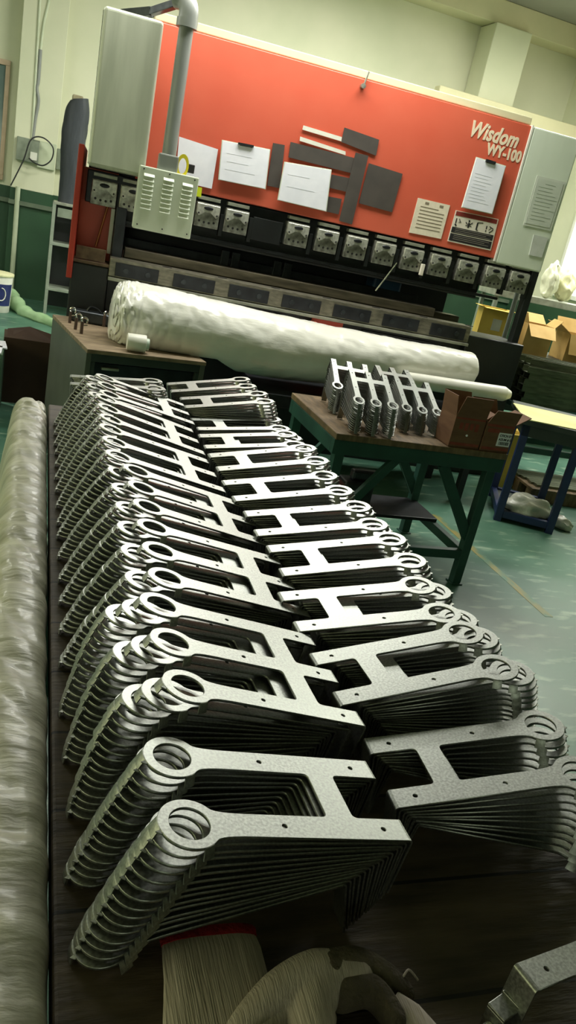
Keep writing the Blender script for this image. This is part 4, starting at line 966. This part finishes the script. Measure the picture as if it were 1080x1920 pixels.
# conduits, boxes, cable on the pilaster
PY = YB-.181
def onp(px, py, y=PY): return aty(px, py, y)
bm = newbm(); tube(bm, [onp(78, -40), onp(75, 0), onp(60, 260)], .016, 10); o = finish('wall_conduit', bm, 'conduit', None, smooth=True); tag(o, 'pale straight conduit pipe running down the left pilaster', 'conduit')
bm = newbm(); tube(bm, spline([onp(98, -40), onp(92, 0), onp(82, 45), onp(76, 95)], 6), .016, 10)
t = tag(finish('wall_cable', bm, 'conduit', None, smooth=True), 'cable in pale then dark sleeving bending down the left pilaster', 'cable')
bm = newbm(); tube(bm, spline([onp(76, 93), onp(72, 150), onp(69, 165), onp(72, 190), onp(66, 225), onp(61, 262)], 6), .020, 10); finish('dark_sleeve', bm, 'pipe', t, smooth=True)
p = onp(54, 282); 
t = thing('outlet_box', 'grey metal outlet box below the conduit on the left pilaster', 'outlet box', (p.x, PY, p.z))
bm = newbm(); bx(bm, -.14, .12, -.07, 0, -.13, .13); finish('box_body', bm, 'greybox', t, .006)
bm = newbm(); bx(bm, .02, .10, -.085, -.07, -.10, -.01); finish('socket', bm, 'whitepl', t, .004)
p = onp(84, 288)
bm = newbm(); bx(bm, -.09, .12, -.03, 0, -.17, .13); o = finish('cover_plate', bm, 'conduit', None, .004); o.location = (p.x+.01, PY, p.z); tag(o, 'pale cover plate right beside the grey outlet box', 'cover plate')
p = onp(109, 298)
bm = newbm(); bx(bm, -.05, .05, -.06, 0, -.12, .12); o = finish('junction_box', bm, 'greybox', None, .004); o.location = (.155, YB-.001, p.z); tag(o, 'narrow grey junction box on wall beside the tarpaulin bundle', 'junction box')
bm = newbm(); q = PY-.11
tube(bm, spline([onp(20, 348, q), onp(44, 300, q), onp(58, 262, q), onp(80, 258, q), onp(99, 276, q), onp(97, 298, q), onp(82, 310, q), onp(66, 306, q), onp(54, 296, q)], 8), .008, 8)
o = finish('power_cable', bm, 'cable', None, smooth=True); tag(o, 'black cable looped round the outlet boxes on the pilaster', 'cable')
bm = newbm(); tube(bm, [onp(34, 350, PY-.03), onp(20, 555, PY-.03)], .03, 12); o = finish('drain_pipe', bm, 'conduit', None, smooth=True); tag(o, 'pale thick pipe standing in front of the green dado', 'pipe')
# brown carton, bucket, cabinet, papers, green film
t = thing('dark_carton', 'large dark brown carton on the floor left of the desk', 'carton', (.0, 5.95, 0), .03)
bm = newbm(); bx(bm, -.19, .185, -.15, .15, 0, .47); finish('box_body', bm, 'darkbrown', t, .004)
bm = newbm(); prism(bm, [Vector((-.17, -.15, .47)), Vector((.185, -.15, .47)), Vector((.185, -.02, .50)), Vector((-.02, -.0, .54)), Vector((-.17, -.03, .51))], Vector((0, .004, -.004))); finish('flap', bm, 'darkbrown', t)
c = atz(-6, 582, 0)
t = thing('paint_bucket', 'white bucket with a dark blue label on the floor at left edge', 'bucket', (c.x-.02, c.y, 0))
bm = newbm(); cyl(bm, (0, 0, 0), (0, 0, .40), .15, .17, n=32); finish('body', bm, 'whitepl', t, .004, True)
bm = newbm(); cyl(bm, (0, 0, .40), (0, 0, .43), .18, n=32); finish('lid', bm, mat('cream_lid', '#dfdcae', None, 5, .5), t, .006, True)
bm = newbm()
for k in range(10):
    a0, a1 = -2.3+.2*k, -2.1+.2*k; r0_, r1_ = .1565, .168
    f = [bm.verts.new(Vector((math.cos(a)*(.1515+.02*z/.4+.001), math.sin(a)*(.1515+.02*z/.4+.001), z))) for a, z in ((a0, .08), (a1, .08), (a1, .32), (a0, .32))]; bm.faces.new(f)
lb = finish('label_band', bm, 'bluelabel', t)
bm = newbm(); tube(bm, [Vector((math.cos(-1.2+.32*math.sin(a))*.166, math.sin(-1.2+.32*math.sin(a))*.166, .21+.07*math.cos(a))) for a in [k*.42 for k in range(13)]], .006, 6); finish('label_ring', bm, 'whitepl', lb)
c = atz(2, 655, .46)
t = thing('green_cabinet', 'low dull green cabinet at the left edge under white papers', 'cabinet', (-.36, 5.55, 0))
bm = newbm(); bx(bm, -.25, .19, -.2, .2, 0, .44); finish('body', bm, 'greencab', t, .005)
bm = newbm(); bx(bm, -.24, .18, -.208, -.2, .02, .42); finish('door', bm, 'greencab', t, .003)
for i, (pz, lab) in enumerate(((.4405, 'lower white paper pad on the low green cabinet'), (.4525, 'upper white paper pad on the low green cabinet'))):
    bm = newbm(); bx(bm, -.15, .15, -.11, .11, 0, .011); o = finish('paper_pad', bm, 'paper', None, .002); o.location = (-.33+.02*i, 5.46+.16*i, pz if i == 0 else .4405); o.rotation_euler = (0, 0, .1*i)
    tag(o, ['front white paper pad on the low green cabinet', 'rear white paper pad on the low green cabinet'][i], 'paper pad', 'paper pads on the green cabinet')
bm = newbm(); P = spline([Vector((-.55, 10.2, .16)), Vector((-.28, 10.0, .12)), Vector((-.08, 9.5, .03)), Vector((.35, 9.0, .03)), Vector((.8, 8.6, .03))], 8)
for i in range(len(P)-1):
    pass
tube(bm, P, [.10-.05*i/len(P)+.012*math.sin(i*1.7) for i in range(len(P))], 12)
for v in bm.verts: v.co.z = max(0, v.co.z)
o = finish('plastic_sheet', bm, 'greenfilm', None, smooth=True); tag(o, 'twisted pale green plastic sheeting trailing over the floor at left', 'plastic sheet')
# ------------------------------------------------------------------ ceiling lamps
TUBE = lampmat('fluorescent_tube', '#fffbe2', 5.)
def lamp(x, y, z, rz, label, ln=2.4):
    t = thing('ceiling_lamp', label, 'lamp', (x, y, z), rz, 'suspended tube lamps')
    bm = newbm(); bx(bm, -ln/2, ln/2, -.30, .30, .05, .09); finish('housing', bm, 'tubehousing', t, .004)
    bm = newbm()
    for y_ in (-.21, -.07, .07, .21): cyl(bm, (-ln/2+.03, y_, .025), (ln/2-.03, y_, .025), .02, n=10)
    finish('tube', bm, TUBE, t)
    bm = newbm()
    for x_ in (-ln*.35, ln*.35): cyl(bm, (x_, 0, .09), (x_, 0, ZC-z), .008, n=6)
    finish('hanger', bm, 'tubehousing', t)
    return t
LAMPS = [(1.45, 5.0, 3.65, 2.4, 58, 'tube lamp hanging above the middle of the press brake'), (5.5, 6.1, 4.4, 1.8, 48, 'added tube lamp hanging above the packing bench'),
         (-3.0, 6.8, 4.0, 2.4, 70, 'added tube lamp hanging above the left floor'), (2.7, 8.3, 4.5, 2.4, 120, 'added tube lamp hanging before the back wall'), (5.6, 7.6, 4.5, 2.0, 75, 'added tube lamp hanging at the right back corner')]  # first lamp follows the visible glow; other four added to brighten walls and plates
def area(name, x, y, z, sx, sy, e, c, rot=(0, 0, 0)):
    l = bpy.data.lights.new(name, 'AREA'); l.shape = 'RECTANGLE'; l.size = sx; l.size_y = sy; l.energy = e; l.color = c
    o = bpy.data.objects.new(name, l); COL.objects.link(o); o.location = (x, y, z); o.rotation_euler = rot; return o
WARM = (1., 1., .95)
for x, y, z, ln, e, lab in LAMPS:
    lamp(x, y, z, 0., lab, ln); area('lamp_light', x, y, z-.02, ln, .6, e, WARM)
w = bpy.data.worlds.new('World'); SC.world = w; w.use_nodes = True
w.node_tree.nodes['Background'].inputs[0].default_value = (.9, 1, .85, 1); w.node_tree.nodes['Background'].inputs[1].default_value = .012
# ------------------------------------------------------------------ camera
cam = bpy.data.cameras.new('camera'); co = bpy.data.objects.new('camera', cam); COL.objects.link(co); SC.camera = co
cam.sensor_fit = 'VERTICAL'; cam.sensor_height = 36; cam.lens = 36*FPX/1920; cam.clip_start = .02; cam.clip_end = 60
mw = RW.to_4x4(); mw.translation = Vector((0, 0, H)); co.matrix_world = mw
SC.view_settings.view_transform = 'Standard'; SC.view_settings.look = 'None'; SC.view_settings.gamma = 1; SC.view_settings.use_curve_mapping = False
SC.view_settings.exposure = .72
SC.cycles.max_bounces = 8
